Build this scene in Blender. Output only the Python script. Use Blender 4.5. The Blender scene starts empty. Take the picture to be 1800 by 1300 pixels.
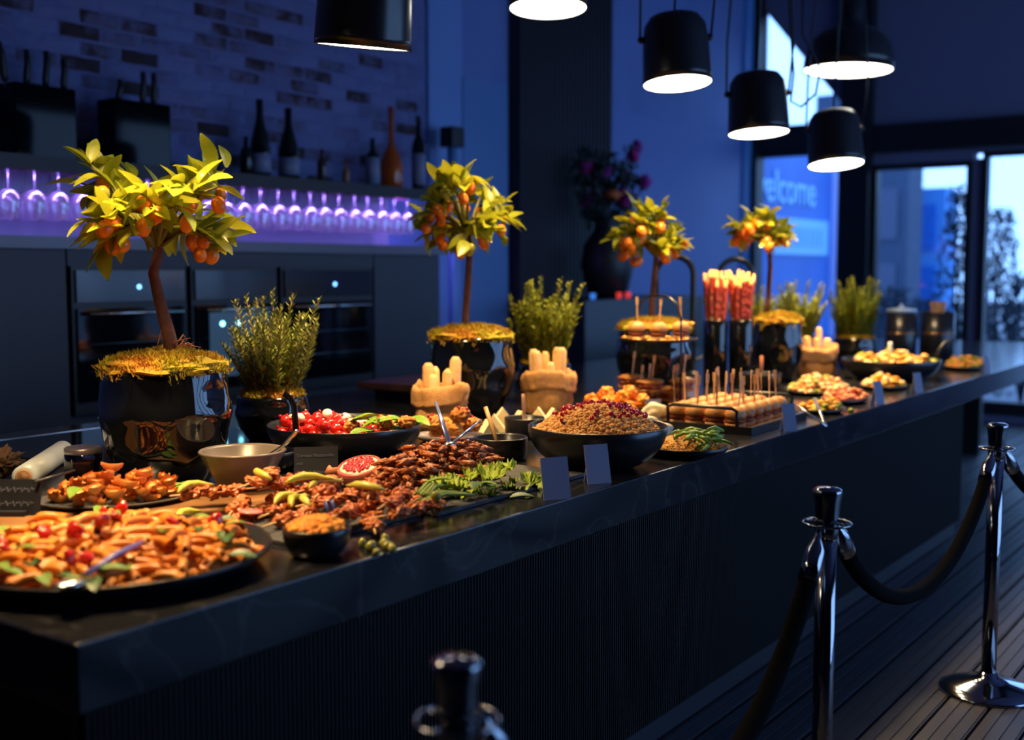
import bpy, math, random
from mathutils import Vector, Matrix, Euler, noise
R = random.Random(7)
PI = math.pi
SC = bpy.context.scene
COL = SC.collection
# ------------------------------------------------------------------ camera, world, light, exposure
F = 2020.0; PITCH = math.atan(175/2020); AZ = math.radians(35.57); CH = 1.5
FW = (math.cos(AZ), math.sin(AZ)); RT = (math.sin(AZ), -math.cos(AZ))
cam = bpy.data.cameras.new('camera'); camo = bpy.data.objects.new('camera', cam); COL.objects.link(camo)
cam.sensor_width = 36.0; cam.lens = 36.0*F/1800; cam.clip_end = 200; cam.clip_start = .05
camo.location = (0, 0, CH)
camo.rotation_euler = (PI/2-PITCH, 0, AZ-PI/2)
cam.dof.use_dof = True; cam.dof.focus_distance = 3.35; cam.dof.aperture_fstop = 1.6
SC.camera = camo
w = bpy.data.worlds.new('world'); SC.world = w; w.use_nodes = True
bg = w.node_tree.nodes['Background']; bg.inputs[0].default_value = (.26, .50, 1.0, 1); bg.inputs[1].default_value = 3.8
SC.view_settings.view_transform = 'Standard'; SC.view_settings.look = 'None'
SC.view_settings.gamma = 1; SC.view_settings.use_curve_mapping = False
SC.view_settings.exposure = 0.0
LAMP_W = 210.0; LAMP_C = (1.0, .66, .29)
def area(name, loc, rot, sx, sy, power, col, portal=False):
    l = bpy.data.lights.new(name, 'AREA'); l.shape = 'RECTANGLE'; l.size = sx; l.size_y = sy
    l.energy = power; l.color = col
    if portal: l.cycles.is_portal = True
    o = bpy.data.objects.new(name, l); COL.objects.link(o); o.location = loc; o.rotation_euler = rot
    return o
# sky portals in the window openings (sampling aid, give off no light of their own)
area('window_portal', (12.1, 4.76, 2.2), (0, PI/2, 0), 4.4, 1.0, 0, (1, 1, 1), True)
area('window_portal', (12.1, 2.3, 1.33), (0, PI/2, 0), 2.67, 3.4, 0, (1, 1, 1), True)
area('window_portal', (7.75, -4.1, 1.85), (-PI/2, 0, 0), 8.3, 3.5, 0, (1, 1, 1), True)
# led strip under the glass shelf
area('led_light', (4.3, 4.93, 1.985), (.35, 0, 0), 3.3, .04, 120, (.38, .21, 1.0))

def ray(px, py):
    x = (px-900)/F; y = (650-py)/F
    f = math.cos(PITCH)+y*math.sin(PITCH); u = -math.sin(PITCH)+y*math.cos(PITCH)
    return (f*FW[0]+x*RT[0], f*FW[1]+x*RT[1], u)
def on(px, py, z=.9):
    d = ray(px, py); t = (z-CH)/d[2]; return Vector((d[0]*t, d[1]*t, z))
def at(px, d, z=.9):
    l = (px-900)/F*d; return Vector((d*FW[0]+l*RT[0], d*FW[1]+l*RT[1], z))
def zat(py, d):
    y = (650-py)/F; return CH+d*(-math.sin(PITCH)+y*math.cos(PITCH))/(math.cos(PITCH)+y*math.sin(PITCH))
def atY(px, py, Y):
    d = ray(px, py); t = Y/d[1]; return Vector((d[0]*t, Y, CH+d[2]*t))
# ------------------------------------------------------------------ materials
MATS = {}
def mat(name, c, rough=.5, metal=0, c2=None, scale=8, bump=0, bscale=None, emit=None, estr=0, alpha=None, trans=0, coat=0, rnd=None, sss=0, detail=4, spec=.5, sheen=0):
    if name in MATS: return MATS[name]
    m = bpy.data.materials.new(name); m.use_nodes = True; nt = m.node_tree; b = nt.nodes['Principled BSDF']
    I = b.inputs
    I['Base Color'].default_value = (*c, 1); I['Roughness'].default_value = rough; I['Metallic'].default_value = metal
    I['Specular IOR Level'].default_value = spec
    if trans: I['Transmission Weight'].default_value = trans
    if coat: I['Coat Weight'].default_value = coat; I['Coat Roughness'].default_value = .05
    if sheen: I['Sheen Weight'].default_value = sheen
    if sss: I['Subsurface Weight'].default_value = sss; I['Subsurface Radius'].default_value = (.01, .006, .003); I['Subsurface Scale'].default_value = .6
    if emit: I['Emission Color'].default_value = (*emit, 1); I['Emission Strength'].default_value = estr
    N = nt.nodes.new
    tc = N('ShaderNodeTexCoord')
    last = None
    if c2:
        n = N('ShaderNodeTexNoise'); n.inputs['Scale'].default_value = scale; n.inputs['Detail'].default_value = detail
        nt.links.new(tc.outputs['Object'], n.inputs['Vector'])
        r = N('ShaderNodeValToRGB'); r.color_ramp.elements[0].position = .35; r.color_ramp.elements[1].position = .65
        r.color_ramp.elements[0].color = (*c, 1); r.color_ramp.elements[1].color = (*c2, 1)
        nt.links.new(n.outputs['Fac'], r.inputs[0]); last = r.outputs[0]
    if rnd:
        oi = N('ShaderNodeObjectInfo'); mx = N('ShaderNodeMix'); mx.data_type = 'RGBA'
        nt.links.new(oi.outputs['Random'], mx.inputs[0])
        if last: nt.links.new(last, mx.inputs[6])
        else: mx.inputs[6].default_value = (*c, 1)
        mx.inputs[7].default_value = (*rnd, 1); last = mx.outputs[2]
    if last: nt.links.new(last, I['Base Color'])
    if bump:
        n2 = N('ShaderNodeTexNoise'); n2.inputs['Scale'].default_value = bscale or scale*4; n2.inputs['Detail'].default_value = 4
        nt.links.new(tc.outputs['Object'], n2.inputs['Vector'])
        bp = N('ShaderNodeBump'); bp.inputs['Strength'].default_value = bump; bp.inputs['Distance'].default_value = .01
        nt.links.new(n2.outputs['Fac'], bp.inputs['Height']); nt.links.new(bp.outputs[0], I['Normal'])
    MATS[name] = m; return m
def glassmat(name, tint=(1, 1, 1), refl=.12, haze=0):
    if name in MATS: return MATS[name]
    m = bpy.data.materials.new(name); m.use_nodes = True; nt = m.node_tree; nt.nodes.clear(); N = nt.nodes.new
    o = N('ShaderNodeOutputMaterial'); mx = N('ShaderNodeMixShader'); t = N('ShaderNodeBsdfTransparent'); g = N('ShaderNodeBsdfGlossy')
    t.inputs[0].default_value = (*tint, 1); g.inputs['Roughness'].default_value = .03
    lw = N('ShaderNodeFresnel'); lw.inputs[0].default_value = 1.5
    ma = N('ShaderNodeMath'); ma.operation = 'ADD'; ma.inputs[1].default_value = refl; ma.use_clamp = True
    nt.links.new(lw.outputs[0], ma.inputs[0]); nt.links.new(ma.outputs[0], mx.inputs[0])
    nt.links.new(t.outputs[0], mx.inputs[1]); nt.links.new(g.outputs[0], mx.inputs[2]); 
    if haze:
        m2 = N('ShaderNodeMixShader'); df = N('ShaderNodeBsdfDiffuse'); df.inputs[0].default_value = (.9, .9, 1, 1); m2.inputs[0].default_value = haze
        nt.links.new(mx.outputs[0], m2.inputs[1]); nt.links.new(df.outputs[0], m2.inputs[2]); nt.links.new(m2.outputs[0], o.inputs[0])
    else: nt.links.new(mx.outputs[0], o.inputs[0])
    MATS[name] = m; return m
# ------------------------------------------------------------------ mesh building
class MB:
    def __init__(s): s.v = []; s.f = []
    def add(s, vs, fs, M=None):
        b = len(s.v)
        s.v += [tuple(M @ Vector(v)) for v in vs] if M else [tuple(v) for v in vs]
        s.f += [tuple(i+b for i in f) for f in fs]; return s
    def box(s, x0, x1, y0, y1, z0, z1, M=None):
        vs = [(x, y, z) for x in (x0, x1) for y in (y0, y1) for z in (z0, z1)]
        return s.add(vs, [(0,1,3,2),(4,6,7,5),(0,4,5,1),(2,3,7,6),(0,2,6,4),(1,5,7,3)], M)
    def lathe(s, prof, n=32, M=None, sx=1, sy=1, fn=None, cap=True):
        vs = []; fs = []
        for k, (r, z) in enumerate(prof):
            for i in range(n):
                a = 2*PI*i/n; rr = r if fn is None else r*fn(a, z, k)
                vs.append((rr*math.cos(a)*sx, rr*math.sin(a)*sy, z))
        for k in range(len(prof)-1):
            for i in range(n):
                j = (i+1) % n; fs.append((k*n+i, k*n+j, (k+1)*n+j, (k+1)*n+i))
        if cap and prof[0][0] > 1e-4: fs.append(tuple(reversed(range(n))))
        if cap and prof[-1][0] > 1e-4: fs.append(tuple((len(prof)-1)*n+i for i in range(n)))
        return s.add(vs, fs, M)
    def tube(s, pts, r, n=8, cap=True, flat=1.0):
        pts = [Vector(p) for p in pts]; m = len(pts); vs = []; fs = []
        rs = r if isinstance(r, (list, tuple)) else [r]*m
        up = Vector((0, 0, 1))
        for k in range(m):
            t = (pts[min(k+1, m-1)]-pts[max(k-1, 0)]).normalized()
            if abs(t.dot(up)) > .95: up = Vector((1, 0, 0)) if abs(t.x) < .9 else Vector((0, 1, 0))
            a = t.cross(up).normalized(); b = a.cross(t).normalized(); up = b
            for i in range(n):
                q = 2*PI*i/n; vs.append(pts[k]+a*math.cos(q)*rs[k]+b*math.sin(q)*rs[k]*flat)
        for k in range(m-1):
            for i in range(n):
                j = (i+1) % n; fs.append((k*n+i, k*n+j, (k+1)*n+j, (k+1)*n+i))
        if cap: fs.append(tuple(reversed(range(n)))); fs.append(tuple((m-1)*n+i for i in range(n)))
        return s.add(vs, fs)
    def blob(s, rx, ry, rz, amp=.15, freq=2., seed=0, sub=2, flatb=None, M=None):
        V, Fc = ico(sub); o = Vector((seed*7.3, seed*3.1, seed*1.7)); vs = []
        for v in V:
            k = 1+amp*noise.noise(v*freq+o)*2; p = Vector((v.x*rx*k, v.y*ry*k, v.z*rz*k))
            if flatb is not None and p.z < flatb: p.z = flatb
            vs.append(p)
        return s.add(vs, Fc, M)
    def mesh(s, name, m, smooth=True):
        me = bpy.data.meshes.new(name); me.from_pydata(s.v, [], s.f); me.validate(); me.update()
        if m: me.materials.append(m)
        me.polygons.foreach_set('use_smooth', [smooth]*len(me.polygons)); return me
    def obj(s, name, m, parent=None, loc=(0,0,0), rot=(0,0,0), smooth=True, bevel=0, scale=(1,1,1), auto=True):
        o = new(name, s.mesh(name, m, smooth), parent, loc, rot, scale)
        if bevel:
            b = o.modifiers.new('bevel', 'BEVEL'); b.width = bevel; b.segments = 2; b.limit_method = 'ANGLE'
        return o
_ico = {}
def ico(sub):
    if sub in _ico: return _ico[sub]
    t = (1+5**.5)/2
    V = [Vector(v).normalized() for v in ((-1,t,0),(1,t,0),(-1,-t,0),(1,-t,0),(0,-1,t),(0,1,t),(0,-1,-t),(0,1,-t),(t,0,-1),(t,0,1),(-t,0,-1),(-t,0,1))]
    Fc = [(0,11,5),(0,5,1),(0,1,7),(0,7,10),(0,10,11),(1,5,9),(5,11,4),(11,10,2),(10,7,6),(7,1,8),(3,9,4),(3,4,2),(3,2,6),(3,6,8),(3,8,9),(4,9,5),(2,4,11),(6,2,10),(8,6,7),(9,8,1)]
    for _ in range(sub):
        c = {}; nf = []
        def mid(a, b):
            k = (min(a, b), max(a, b))
            if k not in c: V.append(((V[a]+V[b])/2).normalized()); c[k] = len(V)-1
            return c[k]
        for a, b, d in Fc:
            x, y, z = mid(a, b), mid(b, d), mid(d, a); nf += [(a,x,z),(b,y,x),(d,z,y),(x,y,z)]
        Fc = nf
    _ico[sub] = (V, Fc); return _ico[sub]
def new(name, me, parent=None, loc=(0,0,0), rot=(0,0,0), scale=(1,1,1)):
    o = bpy.data.objects.new(name, me); COL.objects.link(o); o.location = loc; o.rotation_euler = rot
    o.scale = scale if isinstance(scale, (tuple, list)) else (scale,)*3
    if parent: o.parent = parent
    return o
def tag(o, label, cat, group=None, kind=None):
    o['label'] = label; o['category'] = cat
    if group: o['group'] = group
    if kind: o['kind'] = kind
    return o
def thing(name, label, cat, loc=(0,0,0), rotz=0, group=None, scale=1):
    o = bpy.data.objects.new(name, None); COL.objects.link(o); o.location = loc; o.rotation_euler = (0,0,rotz); o.scale = (scale,)*3
    o.empty_display_size = .05
    return tag(o, label, cat, group)
def copy_tree(o, parent=None):
    c = o.copy(); COL.objects.link(c); c.parent = parent
    for ch in list(o.children): copy_tree(ch, c)
    return c
def struct(o): o['kind'] = 'structure'; return o
def rrot(t=PI): return (R.uniform(-t, t), R.uniform(-t, t), R.uniform(-PI, PI))
def pile(name, meshes, n, c, rx, ry, h, label, cat, group, tilt=.5, sc=(.9, 1.1), rz=0, lo=0., flat=1.0, zoff=.01):
    c = Vector(c); out = []
    for i in range(n):
        r = math.sqrt((i+.5)/n); a = i*2.39996+R.uniform(-.3, .3)
        x = rx*r*math.cos(a); y = ry*r*math.sin(a)
        z = h*(1-r**(2*flat))*R.uniform(lo if lo else .55, 1.0)+zoff
        p = c+Vector((x*math.cos(rz)-y*math.sin(rz), x*math.sin(rz)+y*math.cos(rz), z))
        out.append(tag(new(name, R.choice(meshes), None, p, (R.uniform(-tilt, tilt), R.uniform(-tilt, tilt), R.uniform(-PI, PI)), R.uniform(*sc)), label, cat, group))
    return out
# common materials
M_BLACKGLOSS = mat('black_glaze', (.004, .005, .007), .06, coat=.5)
M_BLACK = mat('black_matte', (.012, .013, .016), .45)
M_BOWL = mat('black_stoneware', (.012, .013, .017), .28)
M_CHROME = mat('chrome', (.33, .34, .37), .10, 1)
M_STEEL = mat('steel', (.62, .62, .62), .25, 1)
M_SLATE = mat('slate', (.03, .032, .036), .6, c2=(.07, .07, .075), scale=20, bump=.3)
M_WOOD = mat('board_wood', (.30, .14, .05), .45, c2=(.16, .07, .02), scale=6)
M_PICK = mat('pick_wood', (.75, .47, .22), .6)
M_MOSS = mat('moss', (.44, .38, .018), .9, c2=(.42, .18, .012), scale=11)
M_GREEN = mat('salad_green', (.07, .17, .010), .6, c2=(.17, .29, .015), scale=18)
M_SPINACH = mat('spinach', (.02, .08, .012), .4, c2=(.04, .14, .02), scale=20)
M_WHITE = mat('porcelain', (.75, .74, .72), .2)
M_RED = mat('tomato_red', (.60, .022, .012), .15, coat=.4, rnd=(.45, .012, .01))
M_BUN = mat('bun', (.62, .31, .10), .5, c2=(.48, .19, .045), scale=20, rnd=(.58, .28, .085))
M_BREAD = mat('bread_crust', (.70, .42, .18), .75, c2=(.55, .26, .08), scale=22, bump=.3, rnd=(.74, .48, .22))
M_CRUMB = mat('bread_crumb', (.80, .66, .40), .85, bump=.4, scale=40)
# ------------------------------------------------------------------ setting: floor, walls, ceiling, windows
M_WALL = mat('blue_wall', (.16, .24, .56), .7, c2=(.14, .21, .50), scale=1.5)
M_DARKW = mat('dark_wall', (.020, .022, .035), .7)
M_CEIL = mat('ceiling_paint', (.16, .16, .27), .8)
M_FRAME = mat('window_frame', (.008, .009, .012), .5)
fl = struct(MB().box(-3, 12.2, -4.2, 5.5, -.1, -.012).obj('floor', M_DARKW, smooth=False))
pm = mat('deck_plank', (.030, .033, .048), .42, c2=(.020, .022, .034), scale=3, bump=.15, rnd=(.045, .047, .065))
pl = MB()
pl.box(-1, 12, -.0655, .0655, -.012, 0)
for k in range(3):   # two shallow grooves: the plank is three ribs
    pl.box(-1, 12, -.06+k*.043, -.026+k*.043, -.001, .003)
plm = pl.mesh('plank', pm, False)
y = -2.3
while y < 4.6:
    new('plank', plm, fl, (0, y, 0)); y += .142
struct(MB().box(-3, 12.2, -4.2, 5.6, 4.6, 4.75).obj('ceiling', M_CEIL, smooth=False))
struct(MB().box(-3.15, -3, -4.2, 5.5, -.1, 4.6).obj('wall_left', M_DARKW, smooth=False))
# front wall behind the camera, with tall windows
m = MB(); xs = [-3, 3.6, 5.6, 5.8, 7.8, 8.0, 10.0, 10.1, 11.9, 12.2]
for i in range(0, len(xs)-1):
    if i % 2 == 0: m.box(xs[i], xs[i+1], -4.2, -4.0, -.1, 4.6)
    else: m.box(xs[i], xs[i+1], -4.2, -4.0, -.1, .15); m.box(xs[i], xs[i+1], -4.2, -4.0, 3.6, 4.6)
struct(m.obj('wall_front', M_DARKW, smooth=False))
# back wall: blue plaster; the brick part is bricks on a mortar ground
wb = struct(MB().box(-3, 12.2, 5.3, 5.5, -.1, 4.6).obj('wall_back', M_WALL, smooth=False))
mort = MB().box(2.2, 6.34, 5.285, 5.3, 2.0, 3.7).obj('mortar', mat('mortar', (.16, .19, .41), .9, c2=(.13, .145, .32), scale=9, bump=.5), wb, smooth=False)
def brickmat():
    m_ = mat('brick', (.3, .3, .4), .85, bump=.5, scale=14, bscale=25)
    nt = m_.node_tree; b = nt.nodes['Principled BSDF']; N = nt.nodes.new
    oi = N('ShaderNodeObjectInfo'); r = N('ShaderNodeValToRGB'); e = r.color_ramp.elements
    e[0].position = 0; e[0].color = (.035, .022, .03, 1); e[1].position = 1; e[1].color = (.17, .20, .43, 1)
    for p_, c_ in ((.08, (.05, .03, .05)), (.2, (.11, .105, .20)), (.42, (.14, .155, .34)), (.6, (.155, .185, .40))):
        q = e.new(p_); q.color = (*c_, 1)
    n = N('ShaderNodeTexNoise'); n.inputs['Scale'].default_value = 9; n.inputs['Detail'].default_value = 6
    g = N('ShaderNodeNewGeometry'); nt.links.new(g.outputs['Position'], n.inputs['Vector'])
    ad = N('ShaderNodeMath'); ad.operation = 'MULTIPLY_ADD'; ad.inputs[1].default_value = .9; ad.inputs[2].default_value = -.45
    nt.links.new(n.outputs['Fac'], ad.inputs[0]); a2 = N('ShaderNodeMath'); a2.operation = 'ADD'
    nt.links.new(ad.outputs[0], a2.inputs[0]); nt.links.new(oi.outputs['Random'], a2.inputs[1])
    nt.links.new(a2.outputs[0], r.inputs[0]); nt.links.new(r.outputs[0], b.inputs['Base Color']); return m_
bmeshes = []
for k in range(4):
    b = MB(); V, Fc = [], []
    nx, nz = 6, 3
    for i in range(nx+1):
        for j in range(nz+1):
            ed = i in (0, nx) or j in (0, nz)
            V.append((-.115+.23*i/nx+R.uniform(-.003, .003), (0 if ed else -.010+R.uniform(-.003, .003)), -.034+.068*j/nz+R.uniform(-.002, .002)))
    for i in range(nx):
        for j in range(nz):
            a = i*(nz+1)+j; Fc.append((a, a+nz+1, a+nz+2, a+1))
    b.add(V, Fc); bmeshes.append(b.mesh('brick', brickmat(), False))
for row in range(17):
    z = 2.06+row*.082; x0 = 2.62+(.12 if row % 2 else 0)
    i = 0
    while x0+i*.243 < 6.24:
        new('brick', bmeshes[(row*5+i*3) % 4], wb, (x0+i*.243, 5.284, z+R.uniform(-.003, .003))); i += 1
# panels on the wall beyond the bricks
wp = mat('wall_panel', (.15, .23, .56), .6)
MB().box(6.36, 6.74, 5.27, 5.3, 0, 4.5).obj('wall_panel', mat('wall_panel_pale', (.17, .31, .66), .6), wb, smooth=False)
MB().box(6.76, 7.32, 5.275, 5.3, 0, 2.92).obj('wall_panel', mat('wall_panel_teal', (.12, .25, .54), .6), wb, smooth=False)
for k in range(24):   # dark slatted panel
    MB().box(7.36+k*.058, 7.36+k*.058+.04, 5.18, 5.3, 0, 4.6).obj('slat', mat('slat_wood', (.022, .017, .026), .6), wb, smooth=False)
MB().box(8.80, 11.6, 5.275, 5.3, 0, 2.91).obj('wall_panel', wp, wb, smooth=False)
MB().box(11.66, 11.98, 5.26, 5.3, 0, 4.5).obj('window_reveal', mat('reveal', (.10, .26, .62), .6), wb, smooth=False)  # stronger blue strip: window light at the reveal, put into the colour
# end wall with the glazed front
m = MB()
m.box(12, 12.2, 5.27, 5.5, -.1, 4.6); m.box(12, 12.2, 4.28, 5.27, 2.78, 3.0)
m.box(12, 12.2, 3.97, 4.28, -.1, 4.6); m.box(12, 12.2, 2.88, 2.98, -.1, 2.6)
m.box(12, 12.2, -4.2, 3.97, 2.66, 4.6); m.box(12, 12.2, 2.98, 3.97, 2.58, 2.66)
m.box(12, 12.2, 1.72, 1.8, -.1, 2.66); m.box(12, 12.2, -4.2, .6, -.1, 2.66)
m.box(12, 12.2, .6, 5.27, -.1, .08)
m.add([(x, y_, z) for x in (12, 12.2) for y_, z in ((5.27, 4.6), (5.27, 4.4), (4.28, 3.2), (4.28, 4.6))],
      [(0,1,2,3), (7,6,5,4), (0,4,5,1), (1,5,6,2), (2,6,7,3), (3,7,4,0)])
we = struct(m.obj('wall_end', M_CEIL, smooth=False))
PANE = glassmat('window_glass', (.93, .97, 1), .02)
WIN = [(4.28, 5.27, .08, 2.78), (2.98, 3.97, .08, 2.58), (1.8, 2.88, .08, 2.66), (.6, 1.72, .08, 2.66)]
for i, (y0, y1, z0, z1) in enumerate(WIN):
    t = .05; fm = MB()
    fm.box(11.97, 12.1, y0, y0+t, z0, z1); fm.box(11.97, 12.1, y1-t, y1, z0, z1)
    fm.box(11.97, 12.1, y0+t, y1-t, z0, z0+.12); fm.box(11.97, 12.1, y0+t, y1-t, z1-t, z1)
    wf = struct(fm.obj('window_%d' % (i+1), M_FRAME, smooth=False))
    MB().box(12.04, 12.05, y0+t, y1-t, z0+.12, z1-t).obj('pane', PANE, wf, smooth=False)
wu = MB()
wu.box(11.97, 12.1, 5.20, 5.27, 3.0, 4.4); wu.box(11.97, 12.1, 4.28, 4.36, 3.0, 3.2); wu.box(11.97, 12.1, 4.36, 5.2, 3.0, 3.06)
wf = struct(wu.obj('window_5', M_FRAME, smooth=False))
pn = MB(); pn.add([(x, y_, z) for x in (12.04, 12.05) for y_, z in ((5.24, 3.03), (5.24, 4.35), (4.32, 3.22), (4.32, 3.03))], [(0,1,2,3), (7,6,5,4), (0,4,5,1), (1,5,6,2), (2,6,7,3), (3,7,4,0)])
pn.obj('pane', PANE, wf, smooth=False)
struct(MB().box(11.9, 12.02, 3.97, 5.4, 2.79, 3.0).obj('trim_1', M_FRAME, smooth=False))
struct(MB().box(11.9, 12.02, -4, 3.97, 2.70, 2.98).obj('trim_2', M_FRAME, smooth=False))
struct(MB().box(11.85, 12.02, 3.97, 4.28, 0, 4.6).obj('trim_3', M_FRAME, smooth=False))
struct(MB().box(11.85, 12.02, 5.20, 5.3, 0, 4.6).obj('trim_4', M_FRAME, smooth=False))
# ------------------------------------------------------------------ outside
tag(MB().box(12.3, 60, -40, 40, -.3, -.05).obj('street_paving', mat('paving', (.16, .17, .2), .8, c2=(.1, .11, .13), scale=.8), smooth=False), 'grey street paving outside the glazed front', 'paving', kind='stuff')
fac = thing('shop_facade', 'blue shop front with welcome lettering seen through the window', 'building', (12.6, 6.2, 0))
MB().box(0, 4.3, 0, .4, 0, 3.15).obj('wall', mat('facade_blue', (.025, .11, .42), .6, c2=(.04, .16, .52), scale=.8), fac, smooth=False)
MB().box(4.3, 4.95, -.25, .5, 0, 3.2).obj('pillar', mat('facade_pillar', (.62, .62, .92), .6), fac, smooth=False)
MB().box(1.9, 4.1, -.03, 0, 1.72, 2.22).obj('sign_panel', mat('facade_panel', (.22, .52, .85), .5), fac, smooth=False)
def text(body, size, m_, parent, loc, rot, name, extr=.0015, align='LEFT', sx=1):
    cu = bpy.data.curves.new(name, 'FONT'); cu.body = body; cu.size = size; cu.extrude = extr; cu.align_x = align
    to = bpy.data.objects.new('tmp', cu); COL.objects.link(to)
    me = bpy.data.meshes.new_from_object(to.evaluated_get(bpy.context.evaluated_depsgraph_get()))
    bpy.data.objects.remove(to); me.materials.clear(); me.materials.append(m_)
    return new(name, me, parent, loc, rot, (sx, 1, 1))
text('welcome', .62, mat('facade_letters', (.30, .62, .95), .5), fac, (1.35, -.02, 2.42), (PI/2, 0, 0), 'lettering', .01, sx=.98)
ml = MB()
for k in range(9): ml.box(2.15+k*.2, 2.15+k*.2+.07, -.045, -.03, 1.83, 2.10)
ml.obj('lettering', mat('facade_letters_dark', (.16, .42, .74), .5), fac, smooth=False)
def building(name, label, x, y0, y1, h, c, rows, cols):
    b = thing(name, label, 'building', (x, y0, 0)); wm = mat(name+'_wall', c, .8)
    MB().box(0, 1, 0, y1-y0, 0, h).obj('wall', wm, b, smooth=False)
    for i in range(rows):
        for j in range(cols):
            ww = (y1-y0)/cols
            MB().box(-.04, 0, ww*j+.2*ww, ww*j+.8*ww, .6+i*(h-.6)/rows, .6+i*(h-.6)/rows+.6*(h/rows)).obj('window', mat(name+'_pane', (c[0]*.5, c[1]*.6, c[2]*.9), .2), b, smooth=False)
building('dark_building', 'dark blue building face with square windows beyond the shrubs', 24, 7.2, 9.2, 5.2, (.025, .045, .09), 3, 2)
building('pale_building', 'pale blue building far behind the dark shrubs', 26, 7.0, 7.9, 3.3, (.05, .22, .55), 2, 1)
def shrub(label, c, h, r, n, seed):
    rr = random.Random(seed); t = thing('outdoor_shrub', label, 'shrub', c); fm = MB(); tr = MB()
    for k in range(6):
        a = rr.uniform(0, 2*PI); tr.tube([(0, 0, 0), (r*.3*math.cos(a), r*.3*math.sin(a), h*.5), (r*.5*math.cos(a+.3), r*.5*math.sin(a+.3), h*.85)], [.02, .013, .006], 5)
    for k in range(n):
        z = h*(.08+.92*rr.random()**.8); q = r*(1.05-.75*z/h)*rr.random()**.5; a = rr.uniform(0, 2*PI)
        M = Matrix.Translation((q*math.cos(a), q*math.sin(a), z)) @ Euler(rrot()).to_matrix().to_4x4() @ Matrix.Scale(rr.uniform(.05, .09), 4)
        fm.add([(0, 0, 0), (.5, .25, .1), (1, 0, 0), (.5, -.25, .1)], [(0, 1, 2), (0, 2, 3)], M)
    tr.obj('stem', mat('outdoor_bark', (.02, .02, .025), .9), t)
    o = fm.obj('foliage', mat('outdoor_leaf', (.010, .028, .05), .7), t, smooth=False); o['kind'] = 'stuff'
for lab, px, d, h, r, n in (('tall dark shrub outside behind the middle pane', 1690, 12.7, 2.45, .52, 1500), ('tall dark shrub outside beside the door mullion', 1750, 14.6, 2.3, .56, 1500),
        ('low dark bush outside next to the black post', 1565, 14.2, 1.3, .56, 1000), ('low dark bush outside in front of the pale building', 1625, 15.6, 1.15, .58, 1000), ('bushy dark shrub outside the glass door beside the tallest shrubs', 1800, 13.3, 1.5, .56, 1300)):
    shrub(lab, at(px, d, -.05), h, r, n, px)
# ------------------------------------------------------------------ bar counter
M_MARBLE = mat('dark_marble', (.022, .024, .030), .16, c2=(.05, .05, .058), scale=2.2, detail=9)
def veins(m_):
    nt = m_.node_tree; b = nt.nodes['Principled BSDF']; N = nt.nodes.new
    g = N('ShaderNodeNewGeometry'); n = N('ShaderNodeTexNoise'); n.inputs['Scale'].default_value = 2.6; n.inputs['Detail'].default_value = 8; n.inputs['Distortion'].default_value = 1.2
    nt.links.new(g.outputs['Position'], n.inputs['Vector']); r = N('ShaderNodeValToRGB'); e = r.color_ramp.elements
    e[0].position = .485; e[0].color = (.011, .012, .015, 1); e[1].position = .515; e[1].color = (.013, .014, .018, 1); q = e.new(.5); q.color = (.04, .039, .042, 1)
    nt.links.new(n.outputs['Fac'], r.inputs[0]); nt.links.new(r.outputs[0], b.inputs['Base Color'])
veins(M_MARBLE)
wt = tag(MB().box(1.06, 10.3, 1.62, 3.98, .78, .90).obj('worktop', M_MARBLE, smooth=False, bevel=.004), 'long dark veined marble worktop carrying the whole buffet', 'worktop')
bar = thing('bar_counter', 'long dark fluted bar counter body under the marble worktop', 'counter', (1.1, 1.66, 0))
M_BODY = mat('bar_body', (.006, .0065, .009), .55, spec=.3)
MB().box(0, 5.59, .012, 2.25, .09, .78).obj('body', M_BODY, bar, smooth=False)
m = MB(); k = 0
while .012*k < 5.57:
    x = .012*k; m.add([(x+.001, .012, .10), (x+.003, .003, .10), (x+.008, .003, .10), (x+.010, .012, .10), (x+.001, .012, .78), (x+.003, .003, .78), (x+.008, .003, .78), (x+.010, .012, .78)], [(0, 1, 5, 4), (1, 2, 6, 5), (2, 3, 7, 6)]); k += 1
    yv = .012*k
k = 0
while .012*k < 2.2:
    yv = .02+.012*k; m.add([(0, yv, .10), (-.009, yv+.002, .10), (-.009, yv+.007, .10), (0, yv+.009, .10), (0, yv, .78), (-.009, yv+.002, .78), (-.009, yv+.007, .78), (0, yv+.009, .78)], [(0, 4, 5, 1), (1, 5, 6, 2), (2, 6, 7, 3)]); k += 1
o = m.obj('fluting', M_BODY, bar, smooth=False); o['kind'] = 'stuff'
MB().box(.02, 5.57, .03, 2.2, .012, .09).obj('plinth', mat('plinth_metal', (.10, .11, .13), .3, .8), bar, smooth=False)
for xx in (9.75,):
    tag(MB().box(xx, xx+.1, 2.3, 2.5, 0, .78).obj('counter_leg', M_BLACK, smooth=False, bevel=.004), 'black square support under the overhanging far end of the worktop', 'support')
hob = thing('induction_hob', 'black glass induction hob set flush behind the kumquat pots', 'hob', (2.05, 2.95, .9))
MB().box(0, .85, 0, .85, -.002, .004).obj('glass', mat('hob_glass', (.003, .003, .004), .05), hob, smooth=False)
MB().box(-.006, .856, .85, .858, -.002, .006).obj('frame', M_STEEL, hob, smooth=False)
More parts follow.
